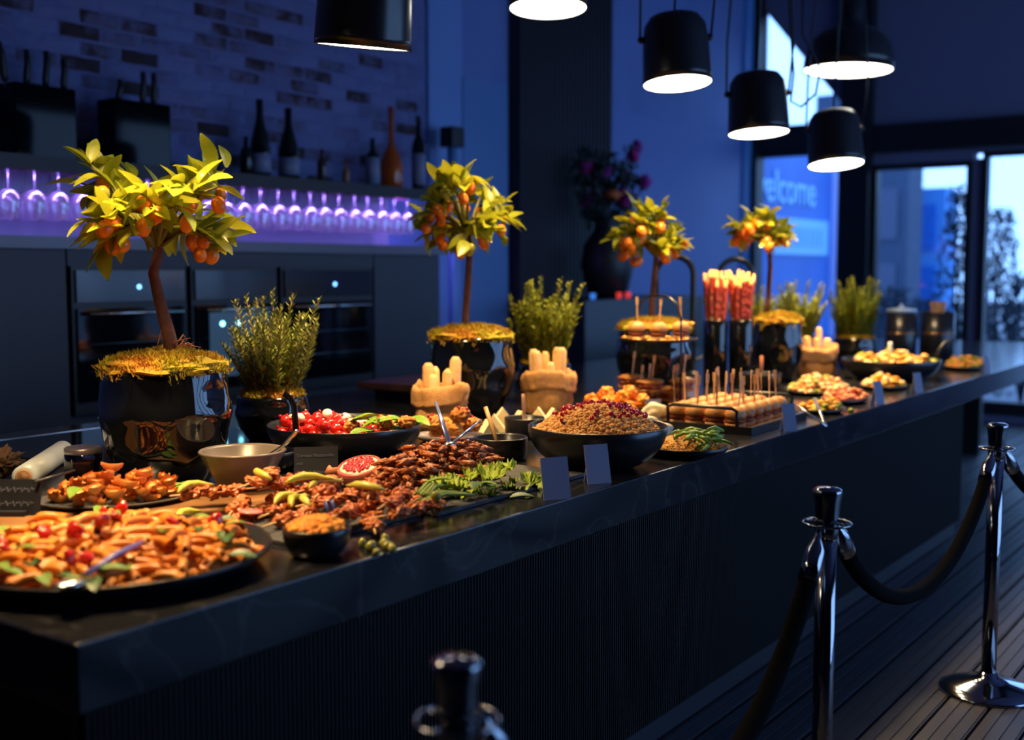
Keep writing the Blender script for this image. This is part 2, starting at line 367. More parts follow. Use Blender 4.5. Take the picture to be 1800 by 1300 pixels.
# ------------------------------------------------------------------ back cabinets, ovens, shelf, glasses
M_CAB = mat('cabinet_front', (.030, .036, .055), .5)
cab = thing('oven_cabinet', 'tall dark cabinet run with built in ovens against the brick wall', 'cabinet', (2.5, 4.8, 0))
MB().box(0, .65, 0, .5, 0, 1.60).obj('door', M_CAB, cab, smooth=False)
MB().box(.66, 2.75, .03, .5, 0, .82).obj('drawer', M_CAB, cab, smooth=False)
MB().box(.66, 2.75, 0, .5, 1.52, 1.60).obj('top_rail', M_CAB, cab, smooth=False)
MB().box(2.76, 3.39, 0, .5, 0, 1.60).obj('door', M_CAB, cab, smooth=False)
MB().box(.66, 2.75, .3, .5, .82, 1.52).obj('niche_back', M_BLACK, cab, smooth=False)
tag(MB().box(2.5, 5.92, 4.77, 5.27, 1.60, 1.655).obj('back_counter', mat('back_counter', (.16, .16, .22), .3), smooth=False), 'pale ledge on top of the oven cabinet below hanging glasses', 'ledge')
GL = mat('oven_glass', (.004, .005, .008), .05)
def oven(label, x0, x1, kind):
    t = thing('built_in_oven', label, 'oven', (x0, 4.8, .82)); ww = x1-x0
    MB().box(0, ww, -.01, .28, 0, .70).obj('body', M_BLACK, t, smooth=False)
    dr = MB().box(.02, ww-.02, -.025, -.01, .06, .50).obj('door', GL, t, smooth=False)
    cp = MB().box(.02, ww-.02, -.022, -.01, .53, .68).obj('control_panel', mat('oven_panel', (.02, .025, .04), .15), t, smooth=False)
    h = MB(); h.tube([(.06, -.06, .475), (ww-.06, -.06, .475)], .009); h.box(.08, .1, -.06, -.02, .47, .48); h.box(ww-.1, ww-.08, -.06, -.02, .47, .48); h.obj('handle', M_STEEL, dr)
    for zz in (.2, .33): MB().tube([(.06, -.028, zz), (ww-.06, -.028, zz)], .004, 6).obj('rack', mat('rack', (.10, .14, .2), .3, .9), dr)
    if kind:
        MB().box(.10, .52, -.032, -.024, .12, .46).obj('display_window', mat('cooler_window', (.03, .05, .08), .2, emit=(.05, .12, .22), estr=.35), t, smooth=False)
        for xx in (.18, .29): MB().blob(.014, .01, .014, 0, M=Matrix.Translation((xx, -.035, .40))).obj('light', mat('oven_light', (.1, .3, .35), .3, emit=(.25, .85, 1), estr=5), t)
    else:
        MB().blob(.012, .008, .012, 0, M=Matrix.Translation((ww*.55, -.026, .60))).obj('light', mat('oven_led', (.1, .2, .4), .3, emit=(.15, .45, 1), estr=4), cp)
oven('black glass oven behind the largest kumquat trunk', 3.17, 3.83, 0)
oven('built in drinks cooler with two cyan lights beside the rosemary', 3.86, 4.45, 1)
oven('black glass oven next to the plain cabinet door', 4.48, 5.23, 0)
M_SHELF = mat('shelf_wood', (.012, .011, .016), .5)
sh = thing('wall_shelf', 'dark shelf on the brick wall holding bottles and knife blocks', 'shelf', (2.5, 4.9, 1.99))
MB().box(0, 3.45, 0, .4, 0, .04).obj('board', M_SHELF, sh, smooth=False)
for k in range(2): MB().box(.05, 3.4, .03+.14*k, .06+.14*k, -.02, 0).obj('glass_rail', mat('rail', (.30, .06, .16), .3, .7), sh, smooth=False)
MB().box(0, 3.45, 0, .012, -.03, 0).obj('lip', M_SHELF, sh, smooth=False)
MB().box(.05, 3.4, .014, .024, -.008, 0).obj('led_strip', mat('led_emit', (.3, .2, 1), .4, emit=(.35, .22, 1), estr=6), sh, smooth=False)
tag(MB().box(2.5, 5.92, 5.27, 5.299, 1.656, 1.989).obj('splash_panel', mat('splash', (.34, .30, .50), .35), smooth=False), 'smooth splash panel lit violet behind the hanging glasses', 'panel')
WG = glassmat('wine_glass', (.94, .93, 1), .22, .12)
gp = thing('wine_glass', 'clear stemmed wine glass hanging upside down under the wall shelf', 'glass', group='hanging wine glasses')
MB().lathe([(.001, 0), (.034, .001), (.034, .004), (.004, .008)], 16).obj('foot', WG, gp)
MB().lathe([(.004, .006), (.0035, .08), (.005, .10)], 8).obj('stem', WG, gp)
MB().lathe([(.004, .098), (.026, .105), (.045, .13), (.050, .16), (.044, .215), (.040, .235)], 20, cap=False).obj('bowl', WG, gp)
me = gp.children[2].data
first = True
for row in range(2):
    for k in range(25):
        g = gp if first else copy_tree(gp); first = False
        g.location = (2.72+k*.126+R.uniform(-.006, .006)+row*.05, 4.945+row*.14, 1.971); g.rotation_euler = (PI, 0, 0)
# knives and blocks
for j, (px0, px1, pyt, pyb, ks) in enumerate(((20, 133, 143, 285, ((10, 80, 145, -.15), (47, 86, 143, .02), (80, 90, 150, .05), (112, 102, 152, .02))), (195, 298, 172, 292, ((207, 132, 165, .15), (250, 120, 172, .05), (270, 122, 174, .02))))):
    a = atY(px0, pyt, 5.0); b = atY(px1, pyb, 5.0)
    t = tag(MB().box(a.x, b.x, 4.98, 5.12, 2.03, a.z).obj('knife_block', mat('knife_block', (.004, .004, .006), .05, spec=.12), smooth=False, bevel=.006), ['tall black knife block with four knives on the shelf', 'black knife block with three knives beside the taller block'][j], 'knife block')
    for px, py0, py1, tl in ks:
        k = thing('kitchen_knife', 'black handled kitchen knife standing in the %s' % ('four-knife block' if j == 0 else 'three-knife block'), 'knife', group='knives in block %s' % ('one' if j == 0 else 'two'))
        p0 = atY(px, py0, 5.05); p1 = atY(px, py1, 5.05); L = p0.z-p1.z; k.location = (p1.x, 5.05, a.z-.005); k.rotation_euler = (0, tl, 0)
        MB().tube([(0, 0, .012), (0, 0, L*.3), (.006, 0, L*.7), (0, 0, L+.02)], [.012, .014, .013, .010], 8, flat=1.4).obj('handle', M_BLACK, k)
        MB().tube([(0, 0, -.02), (0, 0, .014)], .007, 8).obj('bolster', M_STEEL, k)
# bottles on shelf
def bottle(label, px, pyt, r, prof, m_, lab=None, cap=None, labz=None):
    p = atY(px, 300, 5.05); top = atY(px, pyt, 5.05).z; H_ = top-2.03
    t = thing('bottle', label, 'bottle', (p.x, 5.05, 2.03))
    MB().lathe([(r*a, H_*b) for a, b in prof], 20).obj('body', m_, t)
    if lab: MB().lathe([(r*1.02, H_*labz[0]), (r*1.02, H_*labz[1])], 20).obj('label_band', lab, t)
    if cap: MB().lathe([(r*.4, H_*.93), (r*.4, H_*1.01), (.001, H_*1.012)], 12).obj('cap', cap, t)
CH_ = [(.9, 0), (1, .03), (1, .38), (.8, .52), (.42, .72), (.34, .80), (.36, 1)]
WI_ = [(.9, 0), (1, .02), (1, .58), (.85, .66), (.36, .76), (.34, 1)]
DG = mat('dark_bottle', (.006, .010, .010), .08); LB = mat('bottle_label', (.22, .26, .42), .6)
bottle('dark champagne bottle with pale label near the knife blocks', 458, 175, .058, CH_, DG, LB, None, (.06, .3))
bottle('wider dark champagne bottle with pale label, second from the knife blocks', 508, 190, .062, CH_, DG, LB, None, (.06, .3))
bottle('short dark bottle half hidden beside the champagne bottles', 433, 240, .035, WI_, DG)
bottle('dark wine bottle with pale label next to the amber carafe', 655, 243, .045, WI_, DG, LB, None, (.05, .6))
bottle('amber round carafe glowing orange on the shelf', 688, 188, .075, [(.85, 0), (1, .06), (1, .28), (.7, .42), (.25, .55), (.2, .8), (.26, 1)], mat('amber_glass', (.75, .14, .01), .1, trans=.5))
bottle('dark wine bottle at the end of the shelf', 736, 205, .048, WI_, DG, LB, M_BLACK, (.08, .5))
bottle('small amber vial beside the dark wine bottle', 608, 285, .022, WI_, mat('amber_small', (.3, .12, .04), .3))
bottle('small brown bottle between the champagne and the vial', 566, 262, .03, WI_, mat('brown_glass', (.06, .03, .03), .2))
p = atY(795, 245, 5.1); t = thing('speaker_stand', 'small black box speaker on a pale pole before the wall panel', 'speaker', (p.x, 5.1, 0))
MB().box(-.07, .07, -.06, .06, 2.36, 2.50).obj('speaker', M_BLACK, t, smooth=False, bevel=.01)
MB().tube([(0, 0, .01), (0, 0, 2.38)], .035, 12).obj('pole', mat('pale_pole', (.12, .30, .62), .4), t)
MB().lathe([(.15, 0), (.15, .015), (.03, .03)], 20).obj('base', M_BLACK, t)
# sideboard with vase and flowers
tag(MB().box(7.3, 9.3, 4.55, 5.15, 0, 1.28).obj('sideboard', mat('sideboard', (.008, .009, .013), .4), smooth=False, bevel=.01), 'tall black sideboard under the flower vase', 'sideboard')
v = atY(1068, 450, 4.85)
t = thing('flower_vase', 'large black urn vase filled with dim magenta flowers', 'vase', (v.x, 4.85, 1.28))
MB().lathe([(.10, 0), (.16, .03), (.22, .25), (.20, .42), (.11, .55), (.10, .60), (.17, .66), (.16, .66), (.09, .60)], 28).obj('urn', M_BLACK, t)
fm = MB()
for k in range(500):
    a = R.uniform(0, 6.28); q = R.random()**.5*.26; z = .62+R.random()*.55
    fm.add([(0, 0, 0), (.5, .22, .1), (1, 0, 0), (.5, -.22, .1)], [(0, 1, 2), (0, 2, 3)], Matrix.Translation((q*math.cos(a), q*math.sin(a), z)) @ Euler(rrot()).to_matrix().to_4x4() @ Matrix.Scale(.09, 4))
o = fm.obj('foliage', mat('bouquet_leaf', (.012, .03, .03), .7), t, smooth=False); o['kind'] = 'stuff'
fb = MB().blob(.055, .055, .04, .5, 5, 3, 2).mesh('flower', mat('magenta_petal', (.45, .02, .22), .7, rnd=(.30, .02, .3)))
for k in range(11):
    a = R.uniform(0, 6.28); q = .1+R.random()*.2; new('flower', fb, t, (q*math.cos(a), q*math.sin(a)-.08, .75+R.random()*.5), rrot(), R.uniform(.7, 1.2))
new('flower', MB().blob(.06, .06, .04, .5, 5, 4, 2).mesh('flower', mat('orange_petal', (.5, .1, .02), .7)), t, (-.18, -.15, .82))
sm = mat('tea_light', (.05, .1, .3), .2, emit=(.05, .25, .9), estr=.8); sr = mat('red_light', (.3, .02, .02), .2, emit=(.9, .05, .03), estr=.8)
for px, m_, l_ in ((1042, sm, 'blue'), (1088, sr, 'red'), (1104, sr, 'red')):
    q = atY(px, 528, 4.62); tag(MB().lathe([(.018, 0), (.022, .045), (.02, .045), (.016, .004)], 12).obj('tea_light', m_, loc=(q.x, 4.62, 1.28)), 'tiny glowing %s tea light on the black sideboard' % l_, 'tea light', 'tea lights on the sideboard')
# ------------------------------------------------------------------ pendant lamps
M_LAMP = mat('lamp_black', (.012, .013, .016), .28)
M_DIFF = mat('lamp_diffuser', (1, 1, 1), .4, emit=(1, .97, .86), estr=7)
def spot(loc, power, size=108, blend=.85, rad=.1, tilt=(0, 0)):
    l = bpy.data.lights.new('lamp_light', 'SPOT'); l.energy = power; l.color = LAMP_C; l.spot_size = math.radians(size); l.spot_blend = blend; l.shadow_soft_size = rad
    o = bpy.data.objects.new('lamp_light', l); COL.objects.link(o); o.location = loc; o.rotation_euler = (tilt[0], tilt[1], 0); return o
def pendant(label, px, py, d, r, tilt, power):
    c = at(px, d, 0); z = zat(py, d)
    t = thing('pendant_lamp', label, 'pendant lamp', (c.x, c.y, z), group=None)
    t.rotation_euler = tilt
    k = r/.15
    MB().lathe([(.149*k, .002), (.150*k, 0), (.1495*k, .03*k), (.142*k, .20*k), (.134*k, .255*k), (.11*k, .29*k), (.06*k, .305*k), (.001, .308*k)], 40, cap=False).obj('shade', M_LAMP, t)
    MB().lathe([(.001, .012*k), (.143*k, .012*k), (.146*k, .004*k), (.001, .003*k)], 40).obj('diffuser', M_DIFF, t)
    RI = Euler(tilt).to_matrix().inverted(); pl_ = lambda pts: [RI @ Vector(p) for p in pts]
    for s in (-1, 1):
        a = (s*.155*k*RT[0], s*.155*k*RT[1]); m_ = MB()
        m_.blob(.016, .016, .016, 0, M=Matrix.Translation((a[0]*.97, a[1]*.97, .20*k))); m_.obj('pivot', M_LAMP, t)
        MB().tube([(a[0], a[1], .20*k)]+pl_([(a[0]*1.06, a[1]*1.06, .45*k), (a[0]*.9, a[1]*.9, .8), (a[0]*.3, a[1]*.3, 1.6), (0, 0, 4.605-z)]), .006, 6).obj('cable', M_BLACK, t)
    MB().tube([(0, 0, .30*k)]+pl_([(0, 0, .8), (0, 0, 4.605-z)]), .006, 6).obj('cable', M_BLACK, t)
    spot((c.x, c.y, z-.01), power, tilt=(tilt[0], tilt[1]))
pendant('black pendant lamp above the tomato bowl, its rim a thin glow', 643, 84, 3.67, .152, (.146, -.067, 0), LAMP_W)
pendant('black pendant lamp with its glowing disc cut by the ceiling line', 962, 16, 4.5, .150, (-.047, .065, 0), LAMP_W)
pendant('tilted black pendant lamp above the burger tiers', 1186, 148, 5.1, .150, (-.10, .064, 0), LAMP_W)
pendant('black pendant lamp above the breadstick jars', 1328, 235, 5.8, .150, (-.08, .05, 0), LAMP_W)
pendant('lowest black pendant lamp in front of the welcome sign', 1463, 290, 6.4, .150, (-.12, .11, 0), LAMP_W)
pendant('black pendant lamp over the pasta platter', 270, -60, 2.85, .150, (0, 0, 0), LAMP_W*.9)
pendant('black pendant lamp over the near counter corner', -60, -160, 2.3, .150, (0, 0, 0), LAMP_W*.6)
c = at(1480, 6.73, 0); z = zat(125, 6.73)
t = thing('dome_lamp', 'large black dome pendant with toothed rim and glowing underside', 'pendant lamp', (c.x, c.y, z)); t.rotation_euler = (.02, .03, 0)
MB().lathe([(.245, .01), (.255, 0), (.25, .06), (.235, .13), (.20, .19), (.14, .235), (.07, .255), (.065, .30), (.06, .42), (.001, .43)], 40, cap=False).obj('shade', M_LAMP, t)
MB().lathe([(.001, .02), (.235, .02), (.244, .006), (.001, .004)], 40).obj('diffuser', M_DIFF, t)
MB().tube([(0, 0, .42), (0, 0, 4.62-z)], .035, 10).obj('stem', M_LAMP, t)
MB().tube([(-.16, .0, .2), (-.16, .02, 1.0), (-.1, 0, 4.62-z)], .007, 6).obj('cable', M_BLACK, t)
spot((c.x, c.y, z-.01), LAMP_W*.9)
q0 = at(1385, 5.8, 0); zz = lambda py: zat(py, 5.8)
tag(MB().tube([(q0.x-.1, q0.y+.12, 4.6), (at(1380, 5.8).x, at(1380, 5.8).y, zz(60)), (at(1386, 5.8).x, at(1386, 5.8).y, zz(130)), (at(1382, 5.8).x, at(1382, 5.8).y, zz(178)), (at(1400, 5.8).x, at(1400, 5.8).y, zz(188)), (at(1425, 5.8).x, at(1425, 5.8).y, zz(165)), (at(1432, 5.8).x, at(1432, 5.8).y, zz(120)), (at(1400, 5.8).x, at(1400, 5.8).y, zz(60)), (q0.x+.05, q0.y, 4.6)], .006, 6).obj('lamp_cable', M_BLACK), 'loose black cable looping between two pendant lamps', 'cable')
# ------------------------------------------------------------------ stanchions and ropes
def stanchion(label, loc):
    t = thing('stanchion', label, 'stanchion', loc)
    MB().lathe([(.165, 0), (.17, .006), (.165, .014), (.13, .028), (.07, .042), (.035, .058), (.028, .075)], 40).obj('base', M_CHROME, t)
    MB().lathe([(.0255, .05), (.0255, .86)], 24).obj('pole', M_CHROME, t)
    MB().lathe([(.027, .84), (.029, .86), (.0275, .88), (.031, .93), (.036, .955), (.035, .962), (.027, .967), (.001, .969)], 28).obj('crown', M_CHROME, t)
    m_ = MB(); m_.tube([(.058*math.cos(a*PI/16), .058*math.sin(a*PI/16), .878) for a in range(33)], .0035, 8, False)
    for a in range(4): m_.tube([(.027*math.cos(a*PI/2), .027*math.sin(a*PI/2), .878), (.058*math.cos(a*PI/2), .058*math.sin(a*PI/2), .878)], .003, 6)
    m_.obj('ring', M_CHROME, t); return t
S = [on(802, 1156, .966), on(1455, 857, .966), Vector((4.24, .94, 0)), Vector((5.75, .62, 0))]
for s_, l_ in zip(S, ('chrome rope stanchion showing only its crown beside the fluted bar front', 'chrome rope stanchion standing in front of the bar panel', 'chrome rope stanchion with its whole dome base on the deck planks', 'chrome rope stanchion beyond the overhanging worktop end')):
    s_.z = 0; stanchion(l_, s_)
M_VEL = mat('black_velvet', (.0015, .0015, .002), .95, bump=.3, bscale=300, spec=.1)
def rope(label, a, b, sag):
    t = thing('barrier_rope', label, 'rope', (0, 0, 0)); d = (b-a); d.z = 0; u = d.normalized(); pts = []
    A = a+u*.055+Vector((0, 0, .872)); B = b-u*.055+Vector((0, 0, .872)); n = int(math.hypot(d.length, 1.6*sag)/.028)
    for i in range(n+1):
        s_ = i/n; p = A.lerp(B, s_); p.z -= sag*(1-(2*s_-1)**2)**.8; pts.append(p)
    MB().tube(pts[2:-2], .0225, 14).obj('velvet_rope', M_VEL, t)
    for e in (pts[:4], pts[::-1][:4]):
        MB().tube([e[0], e[0].lerp(e[1], .5), e[1], e[2], e[3]], [.006, .011, .024, .0255, .0255], 14).obj('end_cap', M_CHROME, t)
rope('black velvet rope falling steeply from the middle stanchion to the crown-only one', S[0], S[1], .42)
rope('black velvet rope sagging between the middle and whole-base stanchions', S[1], S[2], .33)
rope('black velvet rope running on from the whole-base stanchion', S[2], S[3], .30)
# ------------------------------------------------------------------ plants
def leafmesh(name, m_, wd=.36, bend=.18):
    b = MB(); V = []; Fc = []; n = 7
    for i in range(n):
        s_ = i/(n-1); hw = wd*.5*math.sin(PI*min(1, s_*.93+.05))**.8
        zc = -bend*s_*s_+.05*s_
        V += [(s_, -hw, zc+hw*.35), (s_, 0, zc), (s_, hw, zc+hw*.35)]
    for i in range(n-1):
        a = i*3; Fc += [(a, a+3, a+4, a+1), (a+1, a+4, a+5, a+2)]
    return b.add(V, Fc).mesh(name, m_)
M_LEAF = mat('kumquat_leaf', (.40, .42, .018), .36, c2=(.52, .50, .03), scale=3, rnd=(.16, .22, .012))
def translucent(m_, c):
    nt = m_.node_tree; b = nt.nodes['Principled BSDF']; o = nt.nodes['Material Output']; t = nt.nodes.new('ShaderNodeBsdfTranslucent'); t.inputs[0].default_value = (*c, 1)
    mx = nt.nodes.new('ShaderNodeMixShader'); mx.inputs[0].default_value = .3; nt.links.new(b.outputs[0], mx.inputs[1]); nt.links.new(t.outputs[0], mx.inputs[2]); nt.links.new(mx.outputs[0], o.inputs[0])
translucent(M_LEAF, (.5, .5, .03))
LEAVES = [leafmesh('leaf', M_LEAF, .42, .1), leafmesh('leaf', M_LEAF, .50, .25), leafmesh('leaf', M_LEAF, .38, .35)]
M_FRUIT = mat('kumquat_fruit', (.85, .17, .008), .28, rnd=(.80, .25, .012), sss=.1)
M_GFRUIT = mat('kumquat_unripe', (.30, .28, .02), .3)
fbm = MB(); fbm.lathe([(.001, -.5), (.12, -.49), (.30, -.42), (.44, -.22), (.48, 0), (.44, .22), (.30, .40), (.14, .47), (.07, .46), (.001, .45)], 14)
FRUIT = fbm.mesh('fruit', M_FRUIT); FRUITG = fbm.mesh('fruit', M_GFRUIT)
M_BARK = mat('kumquat_bark', (.17, .06, .03), .8, c2=(.10, .035, .02), scale=30, bump=.4)
M_TWIG = mat('kumquat_twig', (.16, .15, .03), .7)
def hexpot(t, r, h, top=.9):
    n = 48; prof = []
    for k in range(21):
        s_ = k/20; rr = r*(.60+.40*math.sin(PI*(.08+.62*s_))**.9) if s_ < .8 else None
        prof.append(((r*(.62+.38*math.sin(PI*min(1, .5*s_/.62)))) if s_ < .62 else r*(1-(1-top)*((s_-.62)/.38)**1.5), h*s_))
    def fn(a, z, k):
        s_ = z/h; row = s_*3.2; ph = (int(row) % 2)*.5
        u = (a/(2*PI)*7+ph) % 1-.5; v = row % 1-.5
        return 1-.05*max(0, 1-(u*u*4+v*v*4)*1.15)*min(1, s_*6)*min(1, (1-s_)*8)
    prof += [(r*top*.93, h), (r*top*.90, h*.93), (.001, h*.92)]
    return MB().lathe(prof, 70, fn=fn).obj('pot', M_BLACKGLOSS, t)
def moss(t, r, z, seed, drape=0.04):
    rr = random.Random(seed); b = MB()
    b.blob(r, r, .035, .12, 3, seed, 3, M=Matrix.Translation((0, 0, z)))
    for k in range(4200):
        a = rr.uniform(0, 2*PI); q = r*rr.random()**.5*1.05; zz_ = z+.032*(1-(q/r)**2)+.012*noise.noise(Vector((q*math.cos(a)*25, q*math.sin(a)*25, seed)))+.006-(drape*rr.random()*max(0, .5+noise.noise(Vector((a*3, seed, 0)))) if q > r*.93 else 0)
        M = Matrix.Translation((q*math.cos(a), q*math.sin(a), zz_)) @ Euler((rr.uniform(-1, 1), rr.uniform(-1.2, .2), rr.uniform(-PI, PI))).to_matrix().to_4x4() @ Matrix.Scale(rr.uniform(.007, .017), 4)
        b.add([(0, -.12, 0), (0, .12, 0), (.6, .16, .35), (.6, -.16, .35), (1, 0, .9)], [(0, 1, 2, 3), (3, 2, 4)], M)
    o = b.obj('moss', M_MOSS, t, smooth=False); o['kind'] = 'stuff'
def tree(label, c, trunk, cc, cr, tips, nleaf, nfruit, seed, pr=.184, ph=.33, ls=.095, fs=.045, low=0):
    rr = random.Random(seed); t = thing('potted_kumquat_tree', label, 'potted tree', c)
    moss(hexpot(t, pr, ph), pr*.93, ph+.002, seed, .055)
    top = Vector(trunk[-1]); n = len(trunk)
    MB().tube(trunk, [.021-.009*i/(n-1) for i in range(n)] if seed == 3 else [.016-.004*i/(n-1) for i in range(n)], 10).obj('trunk', M_BARK, t)
    cc = Vector(cc); br = MB(); spots = []
    for k in range(tips):
        a = k*2.39996+seed; e = -0.75+1.45*((k*.7548+.3) % 1)
        q = math.sqrt(max(0, 1-min(1, abs(e))**2))*rr.uniform(.7, 1.0)
        tip = cc+Vector((q*math.cos(a)*cr[0], q*math.sin(a)*cr[1], e*cr[2]))
        mid = top.lerp(tip, .5)+Vector((rr.uniform(-.03, .03), rr.uniform(-.03, .03), .04))
        br.tube([top-Vector((0, 0, .02)), top.lerp(mid, .6), mid, mid.lerp(tip, .6), tip], [.008, .006, .005, .004, .0025], 6); spots.append((top, mid, tip))
    br.obj('branches', M_TWIG, t)
    for k in range(nleaf):
        a, mid, tip = spots[k % tips]; s_ = rr.uniform(-.1, 1.08); p = mid.lerp(tip, s_); ax = (tip-mid).normalized()
        d = (ax*rr.uniform(.2, 1.0)+Vector((rr.gauss(0, .6), rr.gauss(0, .6), rr.gauss(.25, .55)))).normalized()
        qd = d.to_track_quat('X', 'Z') @ Euler((rr.uniform(-.7, .7), 0, 0)).to_quaternion()
        o = new('leaf', rr.choice(LEAVES), t, p, (0, 0, 0), ls*rr.uniform(.7, 1.15)); o.rotation_euler = qd.to_euler()
    for k in range(nfruit):
        a, mid, tip = spots[(k*7+1) % tips]; p = mid.lerp(tip, rr.uniform(.25, 1.05))+Vector((rr.uniform(-.03, .03), rr.uniform(-.03, .03), -rr.uniform(.015, .05)-low))
        new('fruit', FRUITG if rr.random() < .12 else FRUIT, t, p, (rr.uniform(-.5, .5), rr.uniform(-.5, .5), 0), (fs*rr.uniform(.85, 1.1), fs*rr.uniform(.85, 1.05), fs*rr.uniform(.95, 1.2)))
    return t
def rel(c, px, py, d, off=0):   # a point in the plane through c facing the camera, local to c
    q = at(px, d, 0); return Vector((q.x-c.x+off*FW[0], q.y-c.y+off*FW[1], zat(py, d)-c.z))
c1 = at(287, 3.22); f1 = lambda px, py, o=0: rel(c1, px, py, 3.22, o)
t1 = tree('largest potted kumquat tree in a black faceted pot by the jar', c1, [f1(303, 640), f1(297, 590), f1(284, 540), f1(272, 480), f1(283, 440), f1(278, 425)], f1(282, 355), (.25, .21, .17), 34, 215, 36, 3, ls=.105)
m = MB()
for k in range(14):
    a = R.uniform(0, 6.28); b0 = f1(300, 618)+Vector((0, 0, R.uniform(-.01, .02))); q = R.uniform(.04, .11)
    m.tube([b0, b0+Vector((q*.5*math.cos(a), q*.5*math.sin(a), R.uniform(.01, .05))), b0+Vector((q*math.cos(a+.4), q*math.sin(a+.4), R.uniform(-.01, .03)))], [.003, .002, .001], 5)
m.obj('roots', mat('root', (.30, .10, .03), .8), t1)
c2 = at(828, 4.75); f2 = lambda px, py, o=0: rel(c2, px, py, 4.75, o)
tree('slender potted kumquat tree standing behind the burlap bread bags', c2, [f2(820, 598), f2(818, 560), f2(823, 500), f2(826, 440), f2(822, 405)], f2(812, 365), (.24, .17, .21), 30, 200, 30, 11, ls=.10, fs=.048, low=.02)
c3 = at(1150, 5.5); f3 = lambda px, py, o=0: rel(c3, px, py, 5.5, o)
tree('round headed potted kumquat tree behind the burger tiers', c3, [f3(1145, 575), f3(1146, 530), f3(1150, 480), f3(1153, 445)], f3(1135, 400), (.20, .16, .16), 30, 170, 38, 5, ls=.09, fs=.052, low=.02)
c4 = at(1368, 6.2); f4 = lambda px, py, o=0: rel(c4, px, py, 6.2, o)
tree('small potted kumquat tree nearest the welcome sign', c4, [f4(1345, 565), f4(1350, 520), f4(1352, 470), f4(1350, 435)], f4(1330, 398), (.215, .17, .10), 26, 150, 32, 8, pr=.135, ls=.09, fs=.056)
M_ROS = mat('rosemary_needle', (.15, .19, .025), .5, c2=(.26, .30, .04), scale=40)
M_ROS2 = mat('thyme_leaf', (.24, .30, .015), .55, c2=(.32, .36, .02), scale=40)
def rosemary(label, c, pr, ph, h, spread, stems, seed, m_, nl=.030, per=95, w_=.0030):
    rr = random.Random(seed); t = thing('potted_rosemary', label, 'potted herb', c)
    moss(hexpot(t, pr, ph, .92), pr*.8, ph-.005, seed, 0); st = []; fo = MB()
    for k in range(stems):
        a = k*2.39996; q = math.sqrt((k+.5)/stems); b0 = Vector((pr*.6*q*math.cos(a), pr*.6*q*math.sin(a), ph)); hh = h*(1.05 if k % 7 == 3 else rr.uniform(.5, .9))*(1-.12*q)
        tip = b0+Vector((spread*q*math.cos(a)*.5+rr.uniform(-.02, .02), spread*q*math.sin(a)*.5+rr.uniform(-.02, .02), hh)); mid = b0.lerp(tip, .5)+Vector((rr.uniform(-.02, .02), rr.uniform(-.02, .02), 0))
        MB().tube([b0, mid, tip], [.0035, .0028, .0015], 5).obj('stem', mat('rosemary_stem', (.15, .08, .03), .8), t)
        for j in range(per):
            s_ = j/per; p = (b0.lerp(mid, s_*2) if s_ < .5 else mid.lerp(tip, s_*2-1)); aa = j*2.4+rr.uniform(-.4, .4); el = rr.uniform(.1, .7)+.35*s_
            d = Vector((math.cos(aa)*math.cos(el), math.sin(aa)*math.cos(el), math.sin(el))); sd = d.cross(Vector((0, 0, 1))).normalized(); L = nl*rr.uniform(.75, 1.2)*(1.15-.55*s_**3)
            e1 = p+d*L*.55-Vector((0, 0, .001)); e2 = p+d*L
            fo.add([p-sd*w_*.5, p+sd*w_*.5, e1+sd*w_, e1-sd*w_, e2], [(0, 1, 2, 3), (3, 2, 4)])
    o = fo.obj('needles', m_, t, smooth=False); o['kind'] = 'stuff'; return t
rosemary('potted rosemary bush beside the largest kumquat pot', at(476, 4.02, .904), .130, .160, .36, .21, 46, 2, M_ROS, nl=.034, w_=.0032)
rosemary('potted rosemary bush behind the second bread bag', at(957, 5.15), .125, .185, .38, .18, 59, 4, M_ROS2, nl=.034, w_=.0048)
rosemary('potted rosemary squeezed between the breadstick jars and the smallest kumquat pot', at(1320, 6.72), .115, .185, .33, .16, 44, 6, M_ROS2, nl=.034, w_=.0048)
rosemary('potted rosemary bush behind the smallest kumquat pot', at(1402, 6.85), .125, .185, .35, .22, 65, 8, M_ROS2, nl=.034, w_=.0048)
rosemary('potted rosemary bush in front of the black window post', at(1503, 7.1), .13, .185, .37, .17, 59, 9, M_ROS2, nl=.034, w_=.0048)
# ------------------------------------------------------------------ vessels
def dish(name, label, cat, c, prof, m_, n=48, sx=1, sy=1, rz=0, grp=None):
    return tag(MB().lathe(prof, n, sx=sx, sy=sy).obj(name, m_, loc=c, rot=(0, 0, rz)), label, cat, grp)
def bowlprof(r, h, foot=.45, th=.006):
    out = [(r*foot, 0)]
    for k in range(1, 9):
        s_ = k/8; out.append((r*(foot+(1-foot)*math.sin(s_*PI/2)), h*(1-math.cos(s_*PI/2))**.9))
    inn = [(r-th, h)]+[(max(.001, q-th), z+th) for q, z in reversed(out[:-1])]+[(.001, th)]
    return out+[(r-th*.3, h+.002)]+inn
def flatplate(r, h=.02, th=.005): return [(r*.7, 0), (r*.93, h*.5), (r, h), (r-.006, h+.001), (r*.9, h*.5+th), (r*.7, th), (.001, th)]
